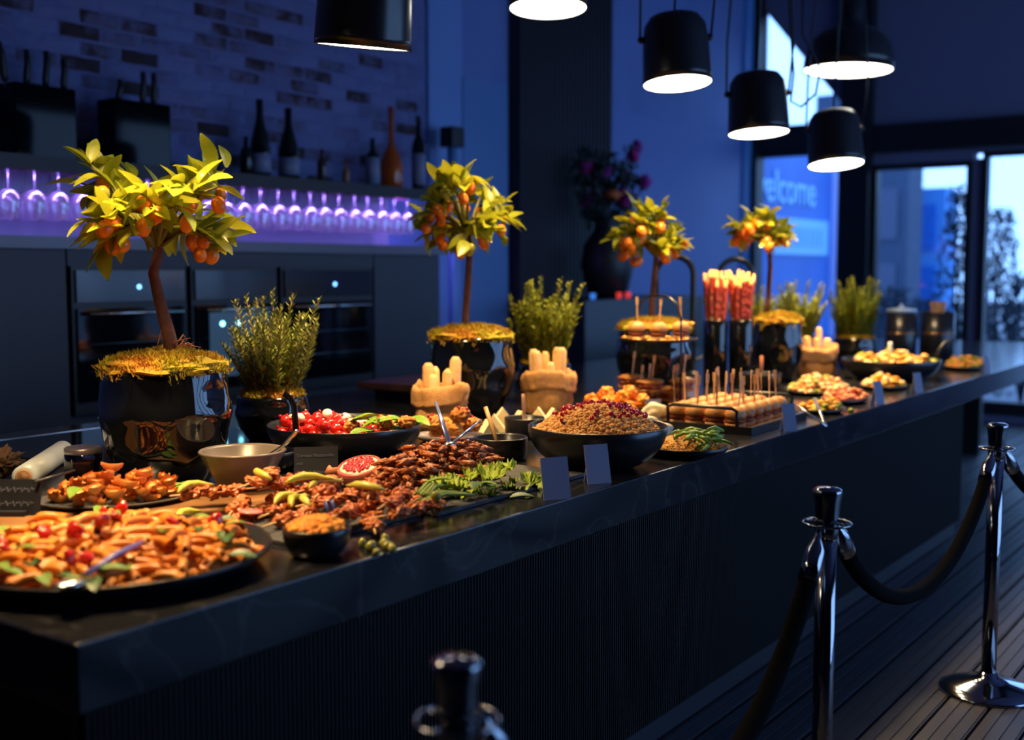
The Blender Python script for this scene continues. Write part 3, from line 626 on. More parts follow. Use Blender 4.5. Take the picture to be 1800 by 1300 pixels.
# left end
pc = Vector((1.39, 1.99, .9))
dish('serving_platter', 'big round black platter heaped with penne at the counter corner', 'platter', pc, [(.22, 0), (.28, .008), (.315, .034), (.318, .042), (.308, .042), (.27, .016), (.001, .013)], M_BOWL, 64)
M_PENNE = mat('penne_sauce', (.70, .22, .018), .4, c2=(.56, .13, .008), scale=25, rnd=(.74, .29, .04))
pen = []
for k in range(3):
    b = MB(); n = 5; cur = (.25, .1, .4)[k]
    pts = [Vector((-.027+.054*i/(n-1), 0, cur*.012*math.sin(PI*i/(n-1)))) for i in range(n)]
    V = []; Fc = []
    for ring, rad in ((0, .0078), (1, .0058)):
        for i, p in enumerate(pts):
            for j in range(10):
                a = 2*PI*j/10; sl = .010*math.cos(a)*(1 if i in (0, n-1) else 0); V.append((p.x+sl, p.y+rad*math.sin(a), p.z+rad*math.cos(a)))
    for i in range(n-1):
        for j in range(10):
            q = (j+1) % 10; A = i*10; B = A+10; Fc.append((A+j, A+q, B+q, B+j)); A += n*10; B += n*10; Fc.append((A+j, B+j, B+q, A+q))
    for i in (0, n-1):
        for j in range(10):
            q = (j+1) % 10; Fc.append((i*10+j, n*10+i*10+j, n*10+i*10+q, i*10+q))
    pen.append(b.add(V, Fc).mesh('penne', M_PENNE))
pile('penne', pen, 270, pc+Vector((0, 0, .018)), .28, .28, .05, 'orange sauced penne tube heaped on the big round black platter', 'pasta', 'penne on the round platter', .6, (.98, 1.20), flat=1.5)
spm = [leafmesh('spinach_leaf', M_SPINACH, .6, .2), leafmesh('spinach_leaf', M_GREEN, .5, .3)]
for k in range(34):
    a = R.uniform(0, 6.28); q = R.uniform(.235, .275)
    if k > 26: q = R.uniform(.05, .22)
    p = pc+Vector((q*math.cos(a), q*math.sin(a), .03+(.06*(1-(q/.3)**2)))); tag(new('spinach_leaf', spm[k % 2], None, p, (R.uniform(-.4, .4), R.uniform(-.5, .1), R.uniform(-3, 3)), R.uniform(.035, .06)), 'green salad leaf tucked around the penne on the round platter', 'leaf', 'salad leaves on the penne platter')
chunk = MB().blob(.016, .012, .009, .3, 2, 2, 2).mesh('tomato_chunk', M_RED)
for k in range(14):
    a = R.uniform(0, 6.28); q = R.uniform(.02, .24); tag(new('tomato_chunk', chunk, None, pc+Vector((q*math.cos(a), q*math.sin(a), .03+.052*(1-(q/.285)**2.6))), rrot()), 'red tomato piece among the penne', 'tomato', 'tomato pieces in the penne')
a = on(150, 1008, .962); b = on(250, 950, .985)
ut = thing('serving_spoon', 'serving spoon with blue violet handle stuck in the penne', 'spoon', a)
MB().tube([(0, 0, 0), (b-a)*.5+Vector((0, 0, .006)), b-a], [.007, .008, .006], 8, flat=.5).obj('handle', mat('violet_handle', (.12, .14, .5), .3), ut)
MB().blob(.03, .022, .008, 0, M=Matrix.Translation((a-b)*.25)).obj('bowl', M_STEEL, ut)
bd = tag(MB().box(-.39, .39, -.17, .17, 0, .02).obj('wooden_board', M_WOOD, loc=(1.745, 2.437, .9), rot=(0, 0, -.5), smooth=False, bevel=.006), 'brown wooden board under the filled pasta shells', 'board')
sc_ = Vector((1.745, 2.475, .92))
dish('shell_plate', 'dark plate of filled pasta shells on the wooden board', 'plate', sc_, flatplate(.19, .014), M_SLATE, sx=1, sy=.72, rz=-.55)
b = MB(); V = []; Fc = []; n = 12; mm = 7
for i in range(n+1):
    for j in range(mm):
        a = PI*1.25*(j/(mm-1)-.5); s_ = i/n; rad = .024*math.sin(PI*(.12+.76*s_)); V.append((-.04+.08*s_, rad*math.sin(a), .022-rad*math.cos(a)+.012*(2*s_-1)**2))
for i in range(n):
    for j in range(mm-1):
        A = i*mm+j; Fc.append((A, A+1, A+mm+1, A+mm))
b.add(V, Fc); b.blob(.030, .016, .012, .3, 3, 1, 2, M=Matrix.Translation((0, 0, .018)))
M_SHELL = mat('pasta_shell', (.70, .24, .04), .45, c2=(.58, .14, .018), scale=30, rnd=(.75, .31, .08))
shm = b.mesh('pasta_shell', M_SHELL)
o_ = pile('pasta_shell', [shm], 64, sc_+Vector((0, 0, .008)), .165, .115, .022, 'orange filled pasta shell on the dark plate', 'pasta', 'pasta shells on the board', .4, (.5, .72), -.55, flat=1.4)
for k in range(12):
    a = R.uniform(-2.6, .6); tag(new('lettuce_leaf', leafmesh('lettuce_leaf', M_GREEN, .5, .3), None, sc_+Vector((.155*math.cos(a), .10*math.sin(a), .014)), (0, -.3, a), R.uniform(.05, .08)), 'green lettuce leaf edging the pasta shells', 'leaf', 'lettuce round the pasta shells')
a = on(62, 878, .957); b_ = on(132, 856, .965)
tag(MB().tube([a, b_], [.004, .003], 6).obj('serving_fork', M_BLACK), 'thin dark fork handle lying across the pasta shells', 'fork')
def chalk(label, c, w_, h_, rz, lines, tilt=-.25):
    t = thing('chalkboard_sign', label, 'sign', c, rz)
    MB().box(-w_/2, w_/2, -.004, .004, 0, h_, Matrix.Rotation(tilt, 4, 'X')).obj('slate', mat('chalk_slate', (.010, .012, .02), .5), t, smooth=False)
    MB().box(-w_/3, w_/3, -.02, .05, 0, .012).obj('foot', mat('chalk_slate', (.010, .012, .02), .5), t, smooth=False)
    for s_, (tx, z, size) in enumerate(lines):
        y_ = -.006; Mx = Matrix.Rotation(tilt, 4, 'X') @ Vector((-w_*.44, y_, z))
        if tx is None:
            pts = [Matrix.Rotation(tilt, 4, 'X') @ Vector((-w_*.42+.84*w_*i/60, y_, z+size*(.4+.3*math.sin(i*1.7)+.25*math.sin(i*.9)))) for i in range(61)]
            MB().tube(pts, .0007, 4).obj('scribble', mat('chalk', (.10, .11, .17), .8), t); continue
        text(tx, size, mat('chalk', (.10, .11, .17), .8), t, Mx, (PI/2+tilt, 0, 0), 'lettering', .0004)
    return t
chalk('black chalk sign half cut off beside the plastic wrap roll', on(10, 905, .92), .16, .085, AZ-PI/2, [(None, .055, .014), (None, .022, .014)])
chalk('black chalk sign reading tomato mozzarella below the tomato bowl', on(556, 843), .125, .095, AZ-PI/2+.15, [('Tomate Mozzarella', .066, .0135), ('mit', .043, .0135), ('Pesto & Balsam', .018, .0135)])
# plastic wrap roll
a = on(42, 838, .9355); b_ = on(110, 792, .9355); d = (b_-a); L = d.length
t = thing('plastic_wrap_roll', 'white roll of plastic wrap lying behind the jar', 'roll', a, math.atan2(d.y, d.x))
MB().lathe([(.022, 0), (.032, 0), (.032, L), (.022, L), (.022, 0)], 28, Matrix.Rotation(PI/2, 4, 'Y')).obj('film', mat('film', (.55, .62, .68), .25), t)
MB().lathe([(.017, -.006), (.022, -.006), (.022, L+.006), (.017, L+.006), (.017, -.006)], 28, Matrix.Rotation(PI/2, 4, 'Y')).obj('core', mat('cardboard', (.45, .25, .13), .8), t)
tag(MB().blob(.05, .04, .035, .5, 6, 3, 3).obj('pine_cone', mat('pine_cone', (.09, .045, .025), .9, c2=(.03, .015, .01), scale=30), loc=on(3, 843)+Vector((0, 0, .03))), 'brown pine cone at the edge behind the chalk sign', 'pine cone')
j = on(148, 846); t = thing('spice_jar', 'small glass jar of brown spice with a silver lid', 'jar', j)
MB().lathe([(.046, 0), (.052, .006), (.052, .078), (.046, .088), (.044, .088), (.049, .076), (.049, .006), (.001, .005)], 28).obj('glass', glassmat('jar_glass', (.85, .85, .95), .06), t)
MB().lathe([(.001, .006), (.0485, .006), (.0485, .058), (.001, .060)], 28).obj('spice', mat('spice', (.42, .15, .04), .9, c2=(.26, .08, .02), scale=60), t)
MB().lathe([(.050, .083), (.0515, .085), (.0515, .098), (.047, .101), (.001, .101)], 28).obj('lid', mat('jar_lid', (.42, .36, .38), .35, .7), t)
# grey bowl with ladle, dark bowl
gb = Vector((2.055, 2.355, .92)); dish('sauce_bowl', 'taupe conical stoneware bowl with a metal ladle', 'bowl', gb, [(.055, 0), (.062, .004), (.112, .095), (.116, .10), (.112, .104), (.106, .098), (.056, .012), (.001, .010)], mat('taupe_glaze', (.13, .105, .095), .3))
a = gb+Vector((.100*RT[0]+.055*FW[0], .100*RT[1]+.055*FW[1], .105)); b_ = on(522, 757, 1.09)
t = thing('ladle', 'steel ladle leaning on the rim of the taupe bowl', 'ladle', a); MB().tube([Vector((-.085*RT[0]-.045*FW[0], -.085*RT[1]-.045*FW[1], -.055)), (0, 0, 0), b_-a], [.005, .006, .005], 8).obj('handle', M_STEEL, t); MB().lathe([(.001, 0), (.02, .004), (.028, .018), (.026, .018), (.001, .004)], 16, Matrix.Translation((-.085*RT[0]-.045*FW[0], -.085*RT[1]-.045*FW[1], -.078))).obj('cup', M_STEEL, t)
dish('sauce_bowl', 'low black bowl of dark sauce behind the chalk sign', 'bowl', on(473, 827), bowlprof(.085, .06), M_BOWL)
# tomato bowl
tb = on(607, 800); tb.z = .9
wk = thing('salad_pan', 'black pan with strap handle full of cherry tomatoes and mozzarella', 'pan', tb)
MB().lathe(bowlprof(.250, .105, .55, .006), 56).obj('bowl', M_BOWL, wk)
hx = Vector((-.119*RT[0]-.214*FW[0], -.119*RT[1]-.214*FW[1], 0)); hl = Vector((-RT[0], -RT[1], 0))
MB().tube([hx*.99+Vector((0, 0, .085)), hx*1.01+Vector((0, 0, .14)), hx*1.0+hl*.004+Vector((0, 0, .185)), hx*.97+hl*.02+Vector((0, 0, .212)), hx*.93+hl*.045+Vector((0, 0, .225))], [.013, .013, .013, .013, .012], 10, flat=.4).obj('handle', mat('pan_handle', (.02, .012, .010), .2), wk)
cb = tb+Vector((0, 0, .040))
tag(MB().lathe([(.001, .040), (.10, .036), (.19, .024), (.222, .011), (.196, -.008), (.001, -.03)], 30).obj('bulgur', mat('bulgur', (.55, .28, .08), .8, c2=(.4, .1, .03), scale=60, bump=.6), loc=cb), 'grainy bulgur bed under the tomatoes in the salad pan', 'bulgur', kind='stuff')
TOM = MB().blob(.0185, .0185, .018, .03, 1, 1, 3).mesh('cherry_tomato', M_RED)
def scatter(name, me, n, c, a0, a1, r0, r1, zf, label, cat, group, sc=(.85, 1.1), t=PI):
    for k in range(n):
        a = a0+(a1-a0)*((k*.618034+R.uniform(-.03, .03)) % 1); q = r0+(r1-r0)*math.sqrt(((k*.41421+.13) % 1)); p = Vector(c)+Vector((q*math.cos(a), q*math.sin(a), zf(q)))
        tag(new(name, R.choice(me) if isinstance(me, list) else me, None, p, rrot(t), R.uniform(*sc)), label, cat, group)
vl = AZ+PI*.5   # screen-left direction
scatter('cherry_tomato', TOM, 52, cb, vl-.9, vl+1.5, .04, .215, lambda q: .052-.6*q*q+.012, 'glossy red cherry tomato in the black salad pan', 'tomato', 'cherry tomatoes in the salad pan')
scatter('cherry_tomato', TOM, 8, cb, vl+1.5, vl+2.6, .05, .17, lambda q: .052-.6*q*q+.010, 'glossy red cherry tomato in the black salad pan', 'tomato', 'cherry tomatoes in the salad pan')
MOZ = MB().blob(.018, .018, .016, .08, 1.5, 2, 2).mesh('mozzarella_ball', mat('mozzarella', (.82, .75, .64), .4))
scatter('mozzarella_ball', MOZ, 17, cb, vl-3.0, vl+.2, .03, .19, lambda q: .058-.6*q*q+.012, 'white mozzarella ball among the tomatoes', 'cheese', 'mozzarella balls in the salad pan')
BAS = [leafmesh('basil_leaf', mat('basil', (.10, .22, .012), .35, c2=(.18, .32, .02), scale=12), .62, .25)]
scatter('basil_leaf', BAS, 30, cb, vl+1.9, vl+4.2, .12, .225, lambda q: .06-.6*q*q+.022, 'green basil leaf on the tomato salad', 'leaf', 'basil on the tomato salad', (.05, .085), .5)
POM = MB().blob(.0052, .0045, .0065, .1, 2, 2, 1).mesh('pomegranate_seed', mat('pomegranate', (.40, .006, .03), .12, coat=.4))
scatter('pomegranate_seed', POM, 60, cb, vl-3, vl+.2, .08, .22, lambda q: .075-.6*q*q+.012, 'dark red pomegranate seed sprinkled on the tomato salad', 'seed', 'pomegranate seeds on the tomato salad')
M_FRY = mat('fried_crust', (.66, .24, .03), .6, c2=(.38, .10, .012), scale=34, bump=.8, rnd=(.72, .30, .05))
FRY = [MB().blob(.038, .029, .026, .16, 2.8, k+3, 3).mesh('fried_chicken', M_FRY) for k in range(4)]
for px, py, z in ((628, 738, 1.03), (655, 735, 1.03), (700, 738, 1.03), (715, 742, 1.025)):
    tag(new('fried_bite', FRY[px % 4], None, on(px, py, z), rrot(), .75), 'golden fried bite on the far side of the tomato salad', 'fried food', 'fried bites on the tomato salad')
# fried chicken tray
ft = at(788, 4.02)
dish('chicken_tray', 'shallow plate with pale rim holding fried chicken', 'plate', ft, flatplate(.125, .025), mat('pale_rim', (.20, .18, .22), .25), sy=.75, rz=AZ-PI/2)
for k, (x, y_, z, s_) in enumerate(((-.07, -.03, .05, .98), (.0, -.055, .05, 1.05), (.07, -.02, .05, .95), (.035, .045, .055, 1.0), (-.045, .04, .05, .95), (-.02, -.02, .10, 1.0), (.03, .0, .105, .95))):
    q = Matrix.Rotation(AZ-PI/2, 3, 'Z') @ Vector((x, y_, z)); tag(new('fried_chicken', FRY[k % 4], None, ft+q, rrot(.6), s_), 'crisp golden fried chicken piece beside the bread bag', 'fried chicken', 'fried chicken pieces')
scatter('pomegranate_seed', POM, 26, ft, 0, 6.28, .05, .085, lambda q: .035, 'red pomegranate seed on the fried chicken plate', 'seed', 'pomegranate seeds with the chicken', (.9, 1.2))
# pomegranate half
pg = on(640, 856); t = thing('pomegranate_half', 'cut pink pomegranate half showing its seeds', 'pomegranate', pg+Vector((0, 0, .012)))
t.rotation_euler = (.30, -.15, AZ-PI/2)
MB().lathe([(.001, 0), (.03, .004), (.055, .025), (.064, .052), (.062, .062), (.055, .064)], 28, cap=False).obj('rind', mat('pomegranate_rind', (.55, .08, .09), .35, c2=(.62, .2, .15), scale=8), t)
MB().lathe([(.063, .060), (.05, .062), (.03, .064), (.001, .064)], 28).obj('flesh', mat('pomegranate_flesh', (.85, .55, .45), .5, c2=(.8, .35, .32), scale=30), t)
PSM = MB().blob(.0058, .0048, .004, .1, 2, 2, 1).mesh('seed', mat('pome_seed', (.45, .02, .05), .15, rnd=(.65, .10, .13)))
for k in range(60):
    q = .044*math.sqrt((k+.5)/60); a = k*2.39996; new('seed', PSM, t, (q*math.cos(a)+R.uniform(-.002, .002), q*math.sin(a), .065), rrot())
MB().tube([(-.06, 0, .05), (-.08, 0, .055), (-.09, .004, .06)], [.016, .012, .016], 8).obj('crown', mat('pomegranate_crown', (.4, .12, .04), .6), t)
# slates along the front edge
for lab, x0, x1, y0, y1 in (('long grey slate board under the chicken skewers', 1.715, 2.135, 1.80, 2.04), ('grey slate board under the sliced meat and kale', 2.145, 2.825, 1.755, 2.13)):
    tag(MB().box(-(x1-x0)/2, (x1-x0)/2, -(y1-y0)/2, (y1-y0)/2, 0, .012).obj('slate_board', M_SLATE, loc=((x0+x1)/2, (y0+y1)/2, .9), smooth=False, bevel=.003), lab, 'slate')
# chicken skewers
M_CHK = mat('grilled_chicken', (.44, .10, .022), .34, c2=(.24, .04, .008), scale=22, bump=.25, rnd=(.52, .15, .035))
def skew(seed):
    rr = random.Random(seed); b = MB()
    for i in range(6):
        b.blob(.023*rr.uniform(.8, 1.2), .020*rr.uniform(.8, 1.3), .013*rr.uniform(.85, 1.3), .28, 2.0, seed*7+i, 3, M=Matrix.Translation((-.07+.028*i, rr.uniform(-.009, .009), .02+rr.uniform(-.004, .006))) @ Euler((rr.uniform(-.7, .7), rr.uniform(-.5, .5), rr.uniform(-.6, .6))).to_matrix().to_4x4())
    return b.mesh('meat', M_CHK)
SK = [skew(k) for k in range(4)]; STK = MB().tube([(-.15, 0, .02), (.115, 0, .02)], [.0028, .0028], 6).mesh('stick', M_PICK)
skp = [(402, 890, .93, 2.5), (430, 900, .925, .5), (480, 880, .945, .2), (450, 915, .915, -.2), (520, 900, .93, .1), (560, 885, .94, .4), (600, 895, .935, -.3), (560, 925, .915, .2), (610, 920, .92, -.1), (650, 905, .93, .5), (690, 905, .925, .2), (700, 918, .915, -.4), (640, 925, .913, .6), (520, 922, .912, .0), (590, 868, .93, .3), (432, 876, .93, .5), (470, 862, .935, .4), (540, 868, .93, -.1), (720, 895, .918, .5), (660, 885, .918, -.2)]
for k, (px, py, z, rz) in enumerate(skp):
    ps = on(px, py, .912+(z-.912)*.6-.004); dv = Vector((ps.x-gb.x, ps.y-gb.y, 0))
    if dv.length < .24: ps = Vector((gb.x, gb.y, ps.z))+(dv.normalized()*.6+Vector((.0, -1, 0))).normalized()*.24
    t = thing('chicken_skewer', 'grilled orange brown chicken skewer on the slate board', 'skewer', ps, (0 if dv.length < .24 else rz)+.2, 'chicken skewers', .86)
    new('meat', SK[k % 4], t); new('stick', STK, t)
PEP = MB().tube([(-.05, 0, 0), (-.03, .006, .006), (0, .012, .010), (.03, .006, .008), (.055, -.006, .002), (.07, -.01, 0)], [.003, .008, .010, .009, .005, .002], 8).mesh('pepper', mat('pickled_pepper', (.45, .42, .05), .35, rnd=(.55, .5, .1)))
for k, (px, py, z, rz) in enumerate(((500, 868, .975, .3), (530, 862, .978, -.4), (550, 872, .972, .9), (475, 865, .972, 1.2), (345, 900, .915, .2), (330, 908, .914, .5), (350, 915, .913, -.2), (560, 860, .975, .1), (655, 893, .95, 1.7), (520, 875, .97, .6))):
    tag(new('pickled_pepper', PEP, None, on(px, py, .912+(z-.912)*.75), (0, 0, rz), 1.0), 'yellow green pickled pepper laid on the skewers', 'pepper', 'pickled peppers on the skewers')
ON_ = MB().lathe([(.001, -.004), (.03, -.004), (.034, 0), (.03, .004), (.001, .004)], 20).mesh('radish_slice', mat('radish', (.55, .05, .07), .35, rnd=(.7, .25, .25)))
for px, py, rz in ((385, 912, 0), (425, 922, .3), (440, 905, .5), (408, 918, .2)):
    tag(new('radish_slice', ON_, None, on(px, py, .918), (.15, .1, rz), .85), 'thin red radish slice at the end of the skewers', 'radish', 'radish slices by the skewers')
STEM = MB(); 
for k in range(7): STEM.tube([(-.06+R.uniform(-.01, .01), -.02+k*.006, .004), (0, -.015+k*.005, .014+.004*(k % 2)), (.06, -.02+k*.008, .006), (.085, -.03+k*.012, .003)], [.003, .0045, .004, .003], 6)
STEM = STEM.mesh('green_stems', mat('green_stem', (.16, .24, .03), .45))
for px, py, rz in ((770, 905, -.2), (745, 895, .3)): tag(new('herb_bunch', STEM, None, on(px, py, .912), (0, 0, rz)), 'bunch of thin green stems at the slate edge', 'herb', 'green stem bunches')
t = Vector((1.70, 1.722, .9)); dish('mince_bowl', 'small black bowl of orange crumbly mash at the counter edge', 'bowl', t, bowlprof(.072, .062, .6), M_BOWL)
MASH = mat('orange_mash', (.85, .33, .015), .6, c2=(.75, .23, .01), scale=40, bump=.4)
b = MB()
for k in range(70):
    q = .055*math.sqrt((k+.5)/70); a = k*2.4; b.blob(.012, .012, .010, .2, 2, k, 1, M=Matrix.Translation((q*math.cos(a), q*math.sin(a), .055+.022*(1-(q/.06)**2)+R.uniform(-.003, .003))))
tag(b.obj('orange_mash', MASH, loc=t), 'crumbly orange mash heaped in the small black bowl', 'mash', kind='stuff')
OLV = MB().blob(.010, .008, .008, .05, 1, 1, 2).mesh('olive', mat('olive', (.25, .24, .04), .25, rnd=(.4, .36, .1)))
for k, (px, py) in enumerate(((575, 965), (590, 972), (605, 962), (620, 970), (628, 975), (600, 980), (615, 955), (690, 925))):
    tag(new('olive', OLV, None, on(px+62, py-12, .910), rrot(), R.uniform(1, 1.6)), 'yellow green olive lying by the small bowl', 'olive', 'olives at the counter edge')
t = thing('serving_tongs', 'blue black clip of tongs standing among the skewers', 'tongs', on(582, 893, .94))
for s_ in (-1, 1): MB().tube([(s_*.012, 0, 0), (s_*.011, .0, .035), (s_*.010, .01, .05)], .006, 6, flat=.4).obj('arm', mat('tong_blue', (.05, .08, .35), .3), t)
# sliced meat
M_MEAT = mat('roast_meat', (.32, .075, .014), .42, c2=(.17, .032, .006), scale=30, rnd=(.42, .12, .028))
MT = [MB().blob(.026, .0085, .007, .42, 3.2, k, 2).mesh('meat_strip', M_MEAT) for k in range(4)]
mc = on(803, 860); mc.z = .916
pile('meat_strip', MT, 290, mc+Vector((0, .07, 0)), .28, .12, .072, 'brown roasted meat strip in the heap on the slate', 'meat', 'roasted meat strips', .7, (.84, 1.12), .12, flat=1.3)
def kalemesh(seed):
    b = MB(); V = []; Fc = []; n = 70; rr = random.Random(seed)
    for i in range(n+1):
        for j in range(6):
            a = PI*1.5*(i/n-.5); s_ = j/5; nv = noise.noise(Vector((a*4.5, s_*2, seed*3.3))); n2 = noise.noise(Vector((a*11, s_*4, seed*1.7)))
            rq = .055*(1+.35*n2*s_)*s_; V.append((rq*math.cos(a), rq*.95*math.sin(a), .02*s_*s_+.030*nv*s_+.020*n2*s_*s_))
    for i in range(n):
        for j in range(5):
            A = i*6+j; Fc.append((A, A+1, A+7, A+6))
    return b.add(V, Fc).mesh('kale_leaf', mat('kale', (.17, .34, .015), .5, c2=(.42, .52, .025), scale=30, bump=.4))
KL = [kalemesh(k) for k in range(3)]
for k, (px, py) in enumerate(((675, 855), (690, 862), (700, 868), (725, 866), (740, 872), (755, 868), (775, 885), (790, 892), (805, 886), (820, 895), (835, 885), (845, 892), (860, 886), (670, 865), (785, 898), (880, 880), (920, 880), (935, 872), (900, 888))):
    tag(new('kale_leaf', KL[k % 3], None, on(px, py, .925), (R.uniform(-.5, .5), R.uniform(-.6, .2), R.uniform(-3, 3)), R.uniform(.55, .85)), 'curly green kale leaf along the front of the meat', 'leaf', 'kale along the meat')
for k, (px, py) in enumerate(((890, 885), (905, 880), (925, 885), (940, 878), (945, 870), (895, 895))):
    tag(new('spinach_leaf', spm[k % 2], None, on(px, py, .918), (.1, -.2, R.uniform(-3, 3)), .07), 'smooth green salad leaf near the blank card', 'leaf', 'salad leaves by the cards')
t = thing('meat_tongs', 'steel tongs with blue arms lying on the roasted meat', 'tongs', on(808, 852, .965))
for (px, py, z) in ((780, 765, 1.07), (868, 802, 1.03)):
    q = on(px, py, z)-on(808, 852, .965); MB().tube([(0, 0, 0), q*.5, q], [.007, .007, .004], 8, flat=.5).obj('arm', mat('tong_steel', (.22, .30, .62), .25, .6), t)
MB().blob(.02, .015, .008, 0, M=Matrix.Translation((0, 0, .002))).obj('grip', M_STEEL, t)
# bowls in the middle
t = on(880, 806); dish('dip_bowl', 'straight sided black dip bowl with a wooden spoon', 'bowl', t, [(.075, 0), (.084, .006), (.087, .068), (.085, .072), (.081, .068), (.078, .012), (.001, .010)], M_BOWL)
q = thing('wooden_spoon', 'spoon with golden wooden handle in the straight black bowl', 'spoon', t); b_ = rel(t, 853, 715, 3.7); MB().tube([(-.0, .0, .012), b_*.5+Vector((0, 0, .01)), b_], [.006, .0065, .007], 8).obj('handle', mat('spoon_wood', (.45, .25, .08), .35), q); MB().blob(.02, .015, .006, 0, M=Matrix.Translation((0, 0, .014))).obj('bowl', M_STEEL, q)
t = on(922, 768); dish('dip_bowl', 'black cup of white sauce behind the dip bowl', 'cup', t, [(.062, 0), (.07, .006), (.073, .07), (.071, .073), (.067, .07), (.064, .012), (.001, .010)], M_BOWL)
tag(MB().lathe([(.001, .056), (.04, .055), (.066, .052), (.066, .04), (.001, .04)], 24).obj('white_sauce', mat('white_sauce', (.8, .76, .66), .4), loc=t), 'white sauce filling the black cup', 'sauce')
q = thing('dip_spoon', 'upright spoon with brown handle in the white sauce', 'spoon', t); b_ = rel(t, 920, 692, 4.1); MB().tube([(0, 0, .04), b_*.5, b_], [.005, .006, .0065], 8).obj('handle', mat('spoon_brown', (.30, .15, .07), .3), q)
# bread bags
M_BURLAP = mat('burlap', (.55, .28, .10), .9, c2=(.46, .22, .075), scale=60, bump=.5, bscale=220)
def bag(label, c, wd, dp, h, rz, seed, n, blab, grp):
    t = thing('bread_bag', label, 'bread bag', c, rz); k = 48
    def ring(s_, z, wob):
        out = []
        for i in range(k):
            a = 2*PI*i/k; ca, sa = math.cos(a), math.sin(a); nz = noise.noise(Vector((ca*2.2, sa*2.2, z*14+seed*5)))*wob*2.2+noise.noise(Vector((ca*5, sa*5, z*25+seed)))*wob*.9
            out.append((wd*.5*s_*abs(ca)**.7*(1 if ca > 0 else -1)*(1+nz), dp*.5*s_*abs(sa)**.7*(1 if sa > 0 else -1)*(1+nz), z+wob*h*(.9*math.sin(2*a+seed)+noise.noise(Vector((ca*3, sa*3, seed)))) if z > h*.3 else z))
        return out
    def strip(rows, closed):
        V = [v for r_ in rows for v in r_]; Fc = [(r_*k+i, r_*k+(i+1) % k, (r_+1)*k+(i+1) % k, (r_+1)*k+i) for r_ in range(len(rows)-1) for i in range(k)]
        if closed: Fc.append(tuple(reversed(range(k))))
        return MB().add(V, Fc)
    strip([ring(.9, 0, .01), ring(.97, .012, .02), ring(1, h*.2, .06), ring(1.02, h*.4, .08), ring(.96, h*.7, .06), ring(1.0, h, .08), ring(.92, h*.98, .04), ring(.9, h*.5, .02)], True).obj('sack', M_BURLAP, t)
    strip([ring(.97, h, .08), ring(1.06, h*1.02, .08), ring(1.12, h*.92, .09), ring(1.13, h*.78, .09), ring(1.08, h*.64, .09), ring(1.12, h*.58, .09), ring(1.03, h*.57, .05)], False).obj('cuff', M_BURLAP, t)
    rr = random.Random(seed)
    for i in range(n):
        b = MB(); Lb = h*.9+rr.uniform(.06, .125); b.tube([(0, 0, 0), (0, 0, .02), (0, 0, Lb*.5), (0, 0, Lb*.94), (0, 0, Lb)], [.019, .021, .023, .022, .011], 10, flat=.8)
        a = 2*PI*i/n+seed*.35; q = Vector((wd*.24*math.cos(a), dp*.25*math.sin(a), .0005)); e = Vector((math.cos(a), math.sin(a), 0)); ti = rr.uniform(.02, .11)
        o = b.obj('bread_piece', M_BREAD, loc=c+Matrix.Rotation(rz, 3, 'Z') @ q); o.rotation_euler = (Matrix.Rotation(rz, 3, 'Z') @ Vector((e.x*ti*.6, e.y*ti*.6, 1))).to_track_quat('Z', 'Y').to_euler(); tag(o, blab, 'bread', grp)
bag('burlap bag of bread sticks beside the fried chicken', on(776, 752), .19, .15, .165, AZ-PI/2, 3, 6, 'pale bread stick in the burlap bag beside the fried chicken', 'bread in the first bag')
bag('burlap bag of rolls behind the couscous bowl', on(963, 726), .20, .16, .175, AZ-PI/2, 5, 6, 'bread roll in the burlap bag behind the couscous', 'bread in the second bag')
bag('burlap bag in front of the farthest rosemary', at(1438, 6.5), .20, .17, .17, AZ-PI/2, 8, 4, 'bread roll in the farthest burlap bag', 'bread in the far bag')
wdg = MB().add([(-.05, 0, 0), (.05, .0, 0), (.0, 0, .065), (-.05, .035, 0), (.05, .035, 0), (0, .035, .065)], [(0, 1, 2), (5, 4, 3), (0, 3, 4, 1), (1, 4, 5, 2), (2, 5, 3, 0)]).mesh('bread_wedge', M_CRUMB, False)
for k, (px, py, s_, rz) in enumerate(((868, 760, 1.05, -1.0), (885, 752, 1.2, -.8), (915, 752, 1.1, -.5), (945, 748, 1.1, -1.1), (962, 750, 1.2, -.7), (862, 770, 1.0, -.3), (935, 755, .95, -.2))):
    tag(new('bread_wedge', wdg, None, on(px, py)+Vector((0, 0, 0)), (-.12, 0, rz), s_), 'pale triangular bread wedge behind the dip cups', 'bread', 'bread wedges')
# wood slab at the back
ws = thing('wood_slab', 'dark live edged wood slab on the back of the counter', 'wood slab', (4.35, 3.50, .9), .05)
MB().box(-.42, .42, -.22, .22, .05, .085).obj('slab', mat('slab_wood', (.10, .045, .02), .3, c2=(.04, .02, .012), scale=5), ws, smooth=False, bevel=.008)
for s_ in (-.3, .3): MB().box(s_-.03, s_+.03, -.18, .18, 0, .05).obj('foot', M_BLACK, ws, smooth=False)
